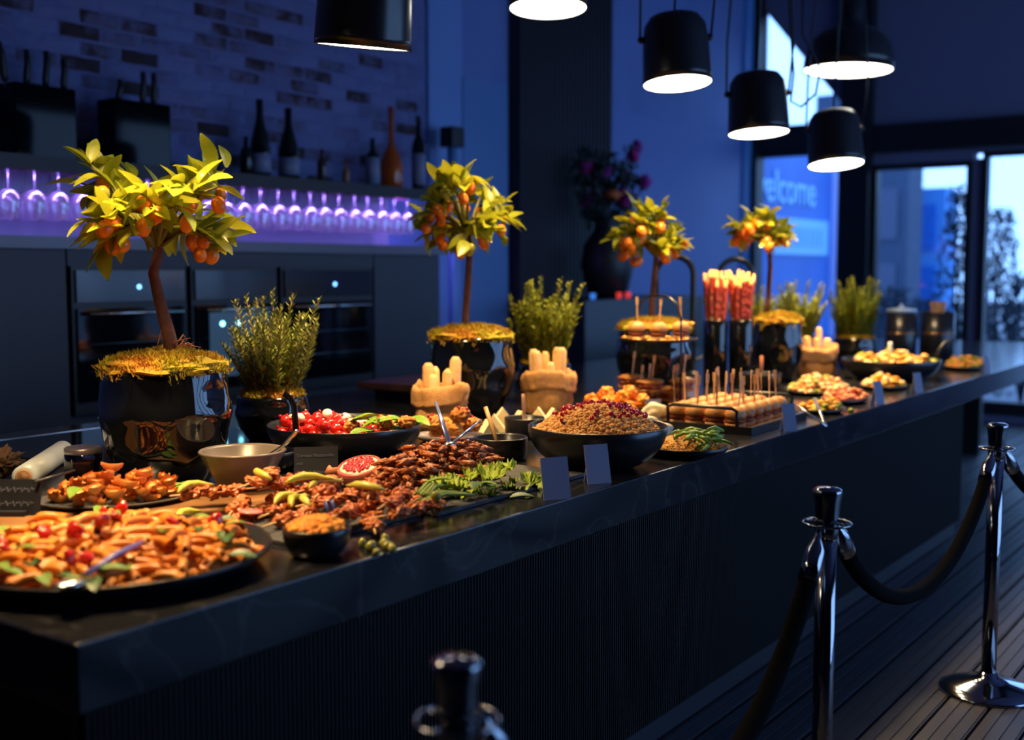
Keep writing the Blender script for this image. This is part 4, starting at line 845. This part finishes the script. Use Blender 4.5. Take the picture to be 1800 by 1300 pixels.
# couscous bowl
cc = on(1050, 818); dish('couscous_bowl', 'wide deep black bowl of couscous', 'bowl', cc, bowlprof(.215, .125, .42, .007), M_BOWL, 64)
b = MB(); b.lathe([(.19, .08), (.185, .098), (.15, .128), (.10, .150), (.05, .165), (.001, .172)], 30)
gV = ico(0)
def czf(q): return .182-.075*(q/.195)**1.8
for k in range(2600):
    q = .192*math.sqrt((k+.5)/2600); a = k*2.39996; s_ = R.uniform(.0045, .0095)
    M = Matrix.Translation((q*math.cos(a)+R.uniform(-.003, .003), q*math.sin(a)+R.uniform(-.003, .003), czf(q)+R.uniform(-.006, .006))) @ Matrix.Scale(s_, 4); b.add(gV[0], gV[1], M)
tag(b.obj('couscous', mat('couscous', (.70, .38, .12), .75, c2=(.46, .19, .045), scale=45), loc=cc), 'golden brown couscous heaped in the deep black bowl', 'couscous', kind='stuff')
for k in range(95):
    a = AZ+R.gauss(0, 1.4); q = .12*math.sqrt(R.random()); tag(new('pomegranate_seed', POM, None, cc+Vector((q*math.cos(a), q*math.sin(a), czf(q)+.011)), rrot(), R.uniform(1.1, 1.5)), 'dark red pomegranate seed on top of the couscous', 'seed', 'pomegranate seeds on the couscous')
q = rel(cc, 987, 742, 3.4)
tag(MB().tube([(q.x, q.y, .10), (q.x*.9, q.y*.9, .145), (q.x*.75, q.y*.75, .15)], [.010, .009, .012], 8, flat=.6).obj('serving_spoon', M_BLACK, loc=cc), 'short black spoon handle in the couscous', 'spoon')
# cards
M_CARD = mat('card', (.19, .21, .34), .6)
def card(label, px, py, w_, h_, rz=0, tilt=-.24):
    t = thing('menu_card', label, 'card', on(px, py), AZ-PI/2+rz)
    MB().box(-w_/2, w_/2, -.0015, .0015, 0, h_, Matrix.Rotation(tilt, 4, 'X')).obj('front', M_CARD, t, smooth=False)
    MB().box(-w_*.3, w_*.3, -.0015, .0015, 0, h_*.85, Matrix.Translation((0, .052*h_/.11, 0)) @ Matrix.Rotation(.30, 4, 'X')).obj('back', M_CARD, t, smooth=False)
card('blank grey tent card between the kale and the couscous bowl', 980, 878, .078, .112, .38)
card('blank grey tent card leaning under the couscous bowl', 1054, 850, .075, .112, .42)
card('blue tent card at the corner of the burger tray', 1390, 758, .055, .105, .35)
card('blue tent card before the shrimp plate', 1548, 710, .05, .105, .5)
card('blue tent card beneath the potato pan', 1617, 690, .05, .10, .5)
card('blue tent card before the last plate', 1737, 656, .045, .10, .5)
card('small blue tent card behind the white bread slices', 1150, 738, .06, .085, .1)
card('dark blue tent card between the lower sandwiches and the breadstick jars', 1216, 706, .05, .11, .3)
# fried balls
BALL = [MB().blob(.030, .027, .027, .20, 2.4, k, 3).mesh('fried_ball', mat('fried_ball', (.82, .27, .012), .45, c2=(.66, .17, .008), scale=24, bump=.4, rnd=(.85, .33, .025))) for k in range(2)]
fc = on(1082, 728); dish('ball_plate', 'dark plate under the fried orange balls', 'plate', fc, flatplate(.16, .02), M_BOWL)
for k, (x, y_, z) in enumerate(((-.09, -.03, .04), (-.04, -.05, .04), (.02, -.05, .04), (.08, -.03, .04), (.10, .03, .04), (.04, .03, .04), (-.03, .03, .04), (-.10, .03, .04), (-.05, -.01, .085), (.01, -.01, .085), (.06, .0, .085), (-.02, .02, .125), (.03, .0, .12), (-.11, 0, .085))):
    q = Matrix.Rotation(AZ-PI/2, 3, 'Z') @ Vector((x, y_, z)); tag(new('fried_ball', BALL[k % 2], None, fc+q, rrot(), 1.0), 'round orange fried ball behind the couscous bowl', 'fried ball', 'fried balls')
# ------------------------------------------------------------------ burgers
bt = MB().lathe([(.001, .072), (.012, .0715), (.024, .066), (.032, .056), (.035, .044), (.033, .036), (.001, .036)], 20).mesh('bun_top', M_BUN)
bb = MB().lathe([(.001, 0), (.031, 0), (.034, .006), (.033, .016), (.001, .016)], 20).mesh('bun_bottom', M_BUN)
fi = MB().blob(.032, .032, .011, .14, 3.5, 4, 2, M=Matrix.Translation((0, 0, .026))).mesh('filling', mat('burger_filling', (.20, .045, .02), .45, c2=(.42, .10, .03), scale=45))
pk = MB(); pk.box(-.0028, .0028, -.001, .001, .04, .155); pk.box(-.0055, .0055, -.0012, .0012, .135, .165); pkm = pk.mesh('pick', M_PICK, False)
def burger(c, label, group, s_=1, rot=None):
    t = thing('mini_burger', label, 'burger', c, R.uniform(-3, 3), group, s_)
    new('bun_bottom', bb, t); new('filling', fi, t); new('bun_top', bt, t); new('pick', pkm, t, (R.uniform(-.006, .006), 0, 0), (R.uniform(-.08, .08), R.uniform(-.08, .08), R.uniform(-1, 1)))
    if rot: t.rotation_euler = rot
tc_ = Vector((4.16, 1.91, .9)); rz = .03
t = thing('burger_tray', 'black rectangular tray with bar handles full of mini burgers', 'tray', tc_, rz)
m = MB(); m.box(-.28, .28, -.19, .19, 0, .012); m.box(-.29, -.27, -.2, .2, 0, .03); m.box(.27, .29, -.2, .2, 0, .03); m.box(-.27, .27, -.2, -.18, 0, .03); m.box(-.27, .27, .18, .2, 0, .03); m.obj('pan', M_BOWL, t, smooth=False)
for s_ in (-1, 1): MB().tube([(s_*.28, -.14, .02), (s_*.285, -.14, .085), (s_*.285, -.12, .095), (s_*.285, .12, .095), (s_*.285, .14, .085), (s_*.28, .14, .02)], .007, 8).obj('handle', M_BOWL, t)
for i in range(6):
    for j in range(4):
        q = Matrix.Rotation(rz, 3, 'Z') @ Vector((-.215+i*.086, -.106+j*.0815, .012)); burger(tc_+q, 'round mini burger with wooden pick on the black tray', 'mini burgers on the tray', 1.15)
CAR = MB().blob(.022, .012, .008, .2, 2, 3, 2).mesh('carrot_piece', mat('carrot', (.85, .30, .015), .4))
for k in range(16): tag(new('carrot_piece', CAR, None, tc_+Matrix.Rotation(rz, 3, 'Z') @ Vector((-.248+k*.033, -.164, .019)), (0, 0, R.uniform(-.15, .15)), R.uniform(.6, .68)), 'orange vegetable piece at the tray edge', 'carrot', 'vegetable pieces on the tray')
# two tier stand
sc = at(1157, 5.0); t = thing('tiered_stand', 'two tier black stand with arched wire handle', 'stand', sc)
M_WIRE = mat('stand_wire', (.05, .05, .055), .25, .8)
zt = CH-(600-475)/F*5.0-.9
MB().lathe([(z_[0], z_[1]+zt) for z_ in flatplate(.175, .016)], 40).obj('upper_plate', M_BOWL, t)
MB().lathe([(z_[0]+.0, z_[1]+.02) for z_ in flatplate(.185, .018)], 40).obj('lower_plate', M_BOWL, t)
u = Vector((RT[0], RT[1], 0)); v_ = Vector((FW[0], FW[1], 0)); dd = (u*.55-v_*.83).normalized()
hz = CH-(520-475)/F*5.0-.9
def wire(s_): return dd*s_
MB().tube([dd*.15*s_+Vector((0, 0, z_)) for s_, z_ in ((-1, 0), (-1, zt), (-.98, zt+.1), (-.8, hz-.03), (-.4, hz), (0, hz+.005), (.4, hz), (.8, hz-.03), (.98, zt+.1), (1, zt), (1, 0))], .005, 8).obj('handle', M_WIRE, t)
for k, (px) in enumerate((1119, 1158, 1197)):
    q = at(px, 4.985+.01*k, .9+zt+.006); burger(q, 'mini burger with paired picks on the upper tier', 'mini burgers on the upper tier', 1.14)
for k in range(14):
    a = k*.45; tag(new('carrot_piece', CAR, None, sc+Vector((.135*math.cos(a), .135*math.sin(a), zt+.014)), rrot(.3), .9), 'orange garnish piece on the upper tier', 'garnish', 'garnish on the upper tier')
SAND = MB().blob(.06, .034, .016, .12, 2, 5, 2, M=Matrix.Translation((0, 0, .05))).mesh('bun_top', mat('toasted_bun', (.62, .27, .06), .45, c2=(.5, .18, .03), scale=20)); SANB = MB().blob(.06, .034, .012, .12, 2, 7, 2, M=Matrix.Translation((0, 0, .012))).mesh('bun_bottom', MATS['toasted_bun']); SANF = MB().blob(.058, .034, .011, .25, 4, 9, 2, M=Matrix.Translation((0, 0, .031))).mesh('filling', MATS['burger_filling'])
for k, (px, py, z, rr_) in enumerate(((1105, 698, .925, .1), (1140, 702, .925, .3), (1180, 698, .925, -.2), (1110, 683, .985, .2), (1140, 668, 1.0, .0), (1170, 685, .985, -.3), (1195, 702, .925, .4))):
    q = at(px, 5.0+.05*(k % 2), .92 if k in (0, 1, 2, 6) else .975); g_ = thing('toasted_sandwich', 'oval toasted sandwich with pick on the lower tier', 'sandwich', q, AZ-PI/2+rr_, 'sandwiches on the lower tier')
    new('bun_bottom', SANB, g_); new('filling', SANF, g_); new('bun_top', SAND, g_); new('pick', pkm, g_, (0, 0, .0), (0, .1, 0))
# grissini vases
GR = MB().tube([(0, 0, 0), (0, 0, .30), (0, 0, .45), (0, 0, .565)], [.0042, .0066, .0075, .0065], 7).mesh('stick', mat('grissini', (.80, .45, .14), .6)); 
b = MB(); n = 18
b.tube([(.0012*math.sin(i*1.3), .0012*math.cos(i*1.3), .335+.195*i/n) for i in range(n+1)], [.0092+.0014*math.sin(i*1.9) for i in range(n+1)], 8); HAM = b.mesh('ham', mat('cured_ham', (.42, .03, .015), .4, c2=(.55, .12, .06), scale=30, rnd=(.5, .07, .035)))
for j, px in enumerate((1258, 1303)):
    c = at(px, 5.95); t = thing('breadstick_jar', ['tall black glass jar of ham wrapped breadsticks nearer the burger tiers', 'tall black glass jar of ham wrapped breadsticks nearer the smallest tree'][j], 'jar', c)
    MB().lathe([(.055, 0), (.06, .005), (.063, .34), (.060, .345), (.057, .34), (.054, .02), (.001, .018)], 28).obj('glass', M_BLACKGLOSS, t)
    for k in range(20):
        q = math.sqrt((k+.5)/20); a = k*2.39996; u_ = Vector((math.cos(a), math.sin(a), 0))
        p0 = u_*q*.022+Vector((0, 0, .024)); p1 = u_*q*.0485+Vector((0, 0, .345)); g_ = thing('ham_breadstick', 'ham wrapped breadstick in the black jar nearer the %s' % ('burger tiers' if j == 0 else 'smallest tree'), 'breadstick', c+p0, 0, 'breadsticks in the %s jar' % ('first' if j == 0 else 'second'))
        g_.rotation_euler = (p1-p0).to_track_quat('Z', 'Y').to_euler(); g_.scale = (1, 1, R.uniform(.93, 1.03)); new('stick', GR, g_); new('ham', HAM, g_)
# plate with greens and grains, eggs
gp_ = on(1205, 797); dish('grain_plate', 'round dark plate of grains and chopped greens', 'plate', gp_, flatplate(.145, .03), M_BOWL, 48)
b = MB().lathe([(.12, .008), (.11, .03), (.06, .055), (.001, .062)], 24)
for k in range(900):
    q = .12*math.sqrt((k+.5)/900); a = k*2.39996; b.add(gV[0], gV[1], Matrix.Translation((q*math.cos(a), q*math.sin(a), .060-.036*(q/.12)**1.6+R.uniform(-.003, .004))) @ Matrix.Scale(R.uniform(.003, .005), 4))
tag(b.obj('yellow_grains', mat('yellow_grains', (.70, .36, .06), .7, c2=(.55, .22, .03), scale=40), loc=gp_), 'yellow grains mounded on the round dark plate', 'grains', kind='stuff')
GS = MB().tube([(-.035, 0, 0), (0, .004, .008), (.035, 0, 0)], [.004, .006, .004], 7).mesh('green_bean', mat('green_bean', (.16, .32, .02), .4, rnd=(.28, .42, .05)))
for k in range(46):
    a = AZ-PI/2+R.uniform(-1.5, 1.1); q = R.uniform(.03, .125); tag(new('green_bean', GS, None, gp_+Vector((q*math.cos(a), q*math.sin(a), .062-.036*(q/.12)**1.6+R.uniform(.004, .014))), (R.uniform(-.4, .4), R.uniform(-.4, .4), R.uniform(-3, 3)), R.uniform(.7, 1.1)), 'chopped green stalk on the grain plate', 'vegetable', 'greens on the grain plate')
SL = MB().blob(.047, .026, .032, .16, 1.6, 3, 3, flatb=-.02).mesh('white_slice', mat('white_slice', (.85, .76, .56), .6, c2=(.8, .68, .45), scale=10))
for k, (px, py) in enumerate(((1112, 764), (1138, 754), (1158, 766), (1160, 746))):
    tag(new('bread_slice', SL, None, on(px, py)+Vector((0, 0, .025)), (.0, 0, AZ-PI/2+R.uniform(-.6, .6)), 1.1), 'thick white slice standing behind the grain plate', 'bread', 'white slices behind the grain plate')
# shrimp, salads farther along
LUMP = [MB().blob(.024, .017, .014, .25, 2, k, 2).mesh('lump', None) for k in range(3)]
def kind(name, m_, k): me = LUMP[k % 3].copy(); me.name = name; me.materials.clear(); me.materials.append(m_); return me
def platter(dl, c, r, sy, h, kinds, n, pan=False, rzz=.1):
    sg = math.sqrt((2.05 if pan else 1.8)*PI*(r*.84)**2*sy/(.0021*n*sum(q_[2] for q_ in kinds)))
    if pan:
        t = thing('serving_pan', dl, 'pan', c); MB().lathe(bowlprof(r, .11, .5), 48).obj('bowl', M_BOWL, t); u2 = Vector((RT[0], RT[1], 0))
        MB().tube([u2*r*.98+Vector((0, 0, .10)), u2*r*1.0+Vector((0, 0, .16)), u2*r*1.12+Vector((0, 0, .20)), u2*r*1.3+Vector((0, 0, .215))], .012, 8, flat=.6).obj('handle', M_BLACK, t); zb = .08
    else: dish('serving_plate', dl, 'plate', c, flatplate(r, .02), M_BOWL, sx=1, sy=sy, rz=rzz); zb = .008
    for (nm, m_, frac, lab, cat) in kinds:
        ms = [kind(nm, m_, k) for k in range(2)]
        pile(nm, ms, int(n*frac), Vector(c)+Vector((R.uniform(-.01, .01), R.uniform(-.01, .01), zb)), r*.84, r*.84*sy, h, lab, cat, lab[:40], .5, (.8*sg, 1.2*sg), rzz, flat=1.2)
mS = mat('shrimp', (.8, .28, .08), .35, rnd=(.85, .42, .18)); mP = mat('potato', (.78, .42, .09), .45, rnd=(.72, .28, .05)); mG = mat('leaf_lump', (.22, .28, .015), .5, rnd=(.36, .36, .03)); mRd = mat('ham_red', (.68, .12, .06), .4, rnd=(.8, .25, .12)); mPk = mat('red_cabbage', (.40, .03, .12), .45, rnd=(.5, .1, .2)); mO = mat('orange_veg', (.85, .32, .015), .4, rnd=(.8, .45, .03)); mW = mat('pale_bite', (.8, .54, .28), .45)
platter('dark plate of shrimp and greens in front of the far bread bag', at(1440, 5.66), .25, .6, .07, (('shrimp', mS, .6, 'pink orange shrimp on the plate before the far bread bag', 'shrimp'), ('pale_bite', mW, .2, 'pale bite among the shrimp', 'cheese'), ('salad_leaf', mG, .25, 'yellow green leaf among the shrimp', 'leaf')), 110)
platter('dark plate of red ham and tomato bites behind the blue card', at(1490, 5.25), .20, .52, .05, (('ham_bite', mRd, .55, 'red ham bite on the plate behind the blue card', 'ham'), ('shrimp', mS, .45, 'orange seafood bite among the ham', 'seafood')), 80)
platter('small dark plate of orange bites under the potato pan', at(1556, 5.83), .16, .7, .05, (('orange_bite', mO, .5, 'orange bite on the small plate by the potato pan', 'bite'), ('pale_bite', mW, .4, 'pale bite on the small plate by the potato pan', 'bite')), 50)
platter('plate of red cabbage salad behind the burger tray', at(1285, 5.0), .16, .7, .07, (('red_cabbage', mPk, 1, 'purple red cabbage salad tuft behind the burger tray', 'salad'),), 60)
platter('dark plate of carrot and herb bites beside the burger tray', at(1450, 4.85), .13, .7, .04, (('orange_bite', mO, .6, 'orange carrot bite beside the burger tray', 'carrot'), ('herb_leaf', mG, .3, 'green herb sprig beside the burger tray', 'herb')), 44)
platter('large black pan of yellow potatoes with raised handle', at(1568, 6.35), .265, 1, .10, (('potato', mP, .6, 'golden potato in the large black pan', 'potato'), ('salad_leaf', mG, .3, 'yellow green leaf among the potatoes', 'leaf'), ('pale_bite', mW, .12, 'pale bite on the potato pan', 'bite')), 120, True)
platter('last dark plate of yellow vegetables at the far counter end', at(1700, 7.05), .22, .6, .07, (('potato', mP, .55, 'golden vegetable on the last plate', 'vegetable'), ('orange_bite', mO, .3, 'orange vegetable on the last plate', 'vegetable'), ('salad_leaf', mG, .25, 'green leaf on the last plate', 'leaf')), 80)
q = at(1566, 6.33, 1.06); tag(MB().tube([q, q+Vector((.01, 0, .05)), q+Vector((0, 0, .10))], [.008, .010, .012], 8).obj('serving_spoon', M_WHITE), 'white spoon handle upright in the potato pan', 'spoon')
t = at(1340, 5.75); dish('dip_bowl', 'black dip bowl with a brown spoon behind the burger tray', 'bowl', t, bowlprof(.10, .085, .7), M_BOWL)
q = rel(t, 1340, 625, 5.75); tag(MB().tube([(0, 0, .02), q*.6, q], [.007, .008, .009], 8).obj('wooden_spoon', mat('spoon_red', (.35, .12, .05), .35), loc=t), 'brown spoon handle upright in the far dip bowl', 'spoon')
t = thing('salad_tongs', 'steel tongs resting beside the burger tray', 'tongs', on(1452, 738, .925))
for px, py, z in ((1402, 700, 1.0), (1432, 690, 1.0)): q = on(px, py, z)-on(1452, 738, .925); MB().tube([(0, 0, 0), q*.5, q], .006, 6, flat=.5).obj('arm', M_STEEL, t)
# canisters, faucets
for j, (px, w_, lab) in enumerate(((1584, .10, 'black canister with a pale top behind the potato pan'), (1648, .11, 'black canister with steel band and wooden spoons at the far end'))):
    c = at(px, 7.6); t = thing('canister', lab, 'canister', c); hh = CH-(548-475)/F*7.6-.9
    MB().lathe([(w_*.9, 0), (w_, .005), (w_, hh), (w_*.93, hh), (w_*.9, .02), (.001, .015)], 28).obj('body', M_BOWL, t)
    MB().lathe([(w_*1.01, hh*.55), (w_*1.01, hh*.60)], 28).obj('band', mat('band', (.35, .2, .12), .3, .8), t)
    if j: 
        for k in range(6): MB().tube([(0, 0, .1), (R.uniform(-.05, .05), R.uniform(-.05, .05), hh+.07)], [.006, .012], 6).obj('utensil', mat('utensil_wood', (.40, .22, .08), .5), t)
    else: MB().lathe([(w_*.98, hh), (w_*.98, hh+.02), (.02, hh+.03), (.001, hh+.06)], 28).obj('lid', mat('pale_lid', (.35, .5, .7), .3), t)
M_FAU = mat('faucet_black', (.03, .035, .04), .3, .6)
for lab, pxl, pxr, pyt, d in (('black gooseneck faucet behind the burger tiers', 1152, 1218, 450, 6.3), ('black gooseneck faucet behind the breadsticks', 1262, 1322, 455, 7.2)):
    c = at(pxr, d); t = thing('kitchen_faucet', lab, 'faucet', c); zt_ = zat(pyt, d)-.9; wv = (at(pxl, d)-c); n = 12; rr_ = wv.length/2
    pts = [(0, 0, 0), (0, 0, (zt_-rr_)*.6)]+[tuple(wv*.5*(1-math.cos(PI*i/n))+Vector((0, 0, zt_-rr_+rr_*math.sin(PI*i/n)))) for i in range(n+1)]+[(wv.x, wv.y, zt_-rr_-.12)]
    MB().tube(pts, .017, 10).obj('spout', M_FAU, t); MB().lathe([(.03, 0), (.03, .03), (.02, .05)], 16).obj('base', M_FAU, t)
    MB().tube([(0, 0, .1), (.06, -.04, .13)], .008, 8).obj('lever', M_FAU, t)

# ------------------------------------------------------------------ settle: every loose piece rests on what is under it
import numpy as np
bpy.context.view_layer.update()
GX, GY, GS = .95, 1.58, .0034
class Ground:
    def __init__(s, z): s.h = np.full((2060, 765), z, np.float32)
    def cells(s, p):
        i = ((p[:, 0]-GX)/GS).astype(int); j = ((p[:, 1]-GY)/GS).astype(int); k = (i >= 0) & (i < 2060) & (j >= 0) & (j < 765); return i, j, k
    def add(s, p):
        i, j, k = s.cells(p); np.maximum.at(s.h, (i[k], j[k]), p[k, 2])
    def lift(s, p):
        i, j, k = s.cells(p)
        return float((s.h[i[k], j[k]]-p[k, 2]).max()) if k.any() else 0.
_cl = {}
def cloud(me, step):
    key = (me.name, round(step, 4))
    if key in _cl: return _cl[key]
    me.calc_loop_triangles(); V = np.array([v.co[:] for v in me.vertices]); T = np.array([t.vertices[:] for t in me.loop_triangles]); out = [V]
    A, B, C = V[T[:, 0]], V[T[:, 1]], V[T[:, 2]]; L = np.maximum(np.maximum(np.linalg.norm(A-B, axis=1), np.linalg.norm(B-C, axis=1)), np.linalg.norm(C-A, axis=1)); N = np.ceil(L/step).astype(int)
    for n in np.unique(N):
        if n < 2: continue
        m_ = N == n; w_ = [(i/n, j/n) for i in range(n+1) for j in range(n+1-i)]
        for a, b in w_: out.append(A[m_]*a+B[m_]*b+C[m_]*(1-a-b))
    _cl[key] = np.concatenate(out); return _cl[key]
def points(o, skip=()):
    res = []
    for q in [o]+list(o.children_recursive):
        if q.type == 'MESH' and q.name.split('.')[0] not in skip:
            M = np.array(q.matrix_world); sc_m = max(q.matrix_world.to_scale()); c_ = cloud(q.data, .0031/sc_m if sc_m < 1.5 and len(q.data.vertices) < 700 else .003); res.append(c_ @ M[:3, :3].T+M[:3, 3])
    return np.concatenate(res)
def named(*ns): return [o for o in COL.objects if o.parent is None and o.name.split('.')[0] in ns]
RS = random.Random(21)
def settle(objs, g, jit=.0, tries=1, sink=.0015, flat=1.0, skip=('pick',), order=True, turn=0., inside=None):
    for o in objs:
        if flat != 1.0: o.rotation_euler = (o.rotation_euler.x*flat, o.rotation_euler.y*flat, o.rotation_euler.z)
    bpy.context.view_layer.update()
    for o in (sorted(objs, key=lambda q: q.location.z) if order else objs):
        p = points(o, skip); c = np.array(o.location); best = None
        for t in range(tries):
            a = RS.uniform(0, 2*PI) if turn and t else 0.; dx, dy = (RS.uniform(-jit, jit), RS.uniform(-jit, jit)) if t else (0., 0.)
            if inside is not None:
                (cx, cy, rx, ry, ro) = inside; x = c[0]+dx-cx; y_ = c[1]+dy-cy; u = x*math.cos(ro)+y_*math.sin(ro); v = -x*math.sin(ro)+y_*math.cos(ro)
                if t and (u/rx)**2+(v/ry)**2 > 1: continue
            q = p-c
            if a: q = q @ np.array(((math.cos(a), math.sin(a), 0), (-math.sin(a), math.cos(a), 0), (0, 0, 1)))
            q = q+c+np.array((dx, dy, 0)); L = g.lift(q)
            if best is None or L < best[0]: best = (L, dx, dy, a, q)
        L, dx, dy, a, q = best
        o.location = (c[0]+dx, c[1]+dy, c[2]+L-sink)
        if a: o.rotation_euler = (Matrix.Rotation(a, 3, 'Z') @ o.rotation_euler.to_matrix()).to_euler()
        q[:, 2] += L-sink; g.add(q)
def base(g, objs, skip=('handle', 'upper_plate')):
    for o in objs: g.add(points(o, skip))
G0 = Ground(.9)
base(G0, named('serving_platter', 'wooden_board', 'shell_plate', 'sauce_bowl', 'salad_pan', 'bulgur', 'chicken_tray', 'slate_board', 'mince_bowl', 'orange_mash', 'dip_bowl', 'couscous_bowl', 'couscous', 'grain_plate',
     'yellow_grains', 'ball_plate', 'serving_plate', 'serving_pan', 'burger_tray', 'bread_bag', 'spice_jar', 'plastic_wrap_roll', 'chalkboard_sign', 'menu_card', 'white_sauce', 'tiered_stand', 'breadstick_jar', 'canister'))
for o in named('potted_kumquat_tree', 'potted_rosemary'): base(G0, [q for q in o.children if q.name.startswith('pot')][:1])
for o in named('mini_burger'):
    if o['group'] == 'mini burgers on the tray': G0.add(points(o, ('pick',)))
settle(named('pine_cone'), G0)
plate_in = (pc.x, pc.y, .278, .278, 0)
settle(named('penne'), G0, .05, 16, .0035, .3, turn=1, inside=plate_in)
settle([o for o in named('spinach_leaf') if 'penne' in o['label']], G0, .03, 8, .002, .4, inside=(pc.x, pc.y, .27, .27, 0))
settle(named('tomato_chunk'), G0, .02, 8, .002, .4)
settle(named('pasta_shell'), G0, .03, 14, .002, .5, turn=1, inside=(sc_.x, sc_.y, .155, .105, -.55))
settle(named('lettuce_leaf'), G0, .03, 14, .002, .5, inside=(sc_.x, sc_.y, .165, .115, -.55))
pan_in = (cb.x, cb.y, .195, .195, 0)
settle(named('cherry_tomato'), G0, .055, 36, .002, inside=(cb.x, cb.y, .20, .20, 0)); settle(named('mozzarella_ball'), G0, .05, 30, .002, .2, inside=pan_in)
settle(named('fried_bite'), G0, .03, 12, .003, .2, inside=pan_in); settle(named('basil_leaf'), G0, .03, 10, .003, .5, inside=(cb.x, cb.y, .215, .215, 0))
settle([o for o in named('pomegranate_seed') if 'salad' in o['label']], G0, .012, 5, .001, inside=(cb.x, cb.y, .215, .215, 0))
settle(named('fried_chicken'), G0, .04, 24, .004, .4, turn=1, inside=(ft.x, ft.y, .085, .06, AZ-PI/2))
settle([o for o in named('pomegranate_seed') if 'chicken' in o['label']], G0, .01, 5, .001)
settle([o for o in named('pomegranate_seed') if 'couscous' in o['label']], G0, .03, 14, .001)
settle(named('pomegranate_half'), G0, .02, 10, .003)
settle(named('chicken_skewer'), G0, .035, 24, .004, turn=0); settle(named('radish_slice'), G0, .04, 20, .001, .5); settle(named('pickled_pepper'), G0, .02, 10, .003)
settle(named('meat_strip'), G0, .03, 10, .0035, .35, turn=1, inside=(mc.x, mc.y+.07, .28, .12, .12))
for o in named('meat_tongs'): o.location = (mc.x+.02, mc.y+.04, .97)
bpy.context.view_layer.update()
settle(named('meat_tongs'), G0, sink=.006)
settle(named('herb_bunch'), G0, .03, 14, .002)
for i, o in enumerate(named('kale_leaf')): o.location = (2.24+(i % 7)*.066+.02*(i//7), 1.785+.045*(i//7), .94+.001*((i*5) % 19)); o.rotation_euler = (o.rotation_euler.x*.6, o.rotation_euler.y*.6, o.rotation_euler.z); o.scale = tuple(q*.92 for q in o.scale)
for o in named('spinach_leaf'):
    if 'card' in o['label']: o.location.y = max(o.location.y, 1.765)
bpy.context.view_layer.update()
settle(named('kale_leaf'), G0, .012, 24, .010, 1.0, turn=1); settle([o for o in named('spinach_leaf') if 'card' in o['label']], G0, .025, 14, .002, .5); settle(named('olive'), G0, .015, 8, .002)
settle(named('serving_tongs', 'serving_fork'), G0, sink=.006)
settle([o for o in named('serving_spoon') if 'penne' in o['label']], G0, sink=.010)
settle(named('fried_ball'), G0, .05, 50, .003, inside=(fc.x, fc.y, .115, .115, 0))
settle(named('bread_wedge'), G0, .05, 60, .001, 0.); settle(named('bread_slice'), G0, .02, 40, .001)
settle(named('green_bean'), G0, .05, 24, .002, .6, turn=1, inside=(gp_.x, gp_.y, .105, .105, 0))
tied = [o for o in named('toasted_sandwich')]
settle(tied, G0, .05, 40, .003, turn=0, inside=(sc.x, sc.y, .115, .115, 0))
settle(named('shrimp', 'ham_bite', 'orange_bite', 'pale_bite', 'red_cabbage', 'herb_leaf', 'potato', 'salad_leaf'), G0, .03, 12, .004, .5, turn=1)
settle([o for o in named('serving_spoon') if 'potato' in o['label']], G0, sink=.04)
settle(named('salad_tongs'), G0, sink=.002)
G1 = Ground(.8)      # the upper tier of the stand
base(G1, [q for q in COL.objects if q.name.startswith('upper_plate')], ())
tier = [o for o in named('mini_burger') if 'upper' in o['group']]
settle(tier, G1, sink=.001); settle([o for o in named('carrot_piece') if 'tier' in o['label']], G1, .03, 40, .001, .3, turn=1, inside=(sc.x, sc.y, .15, .15, 0))
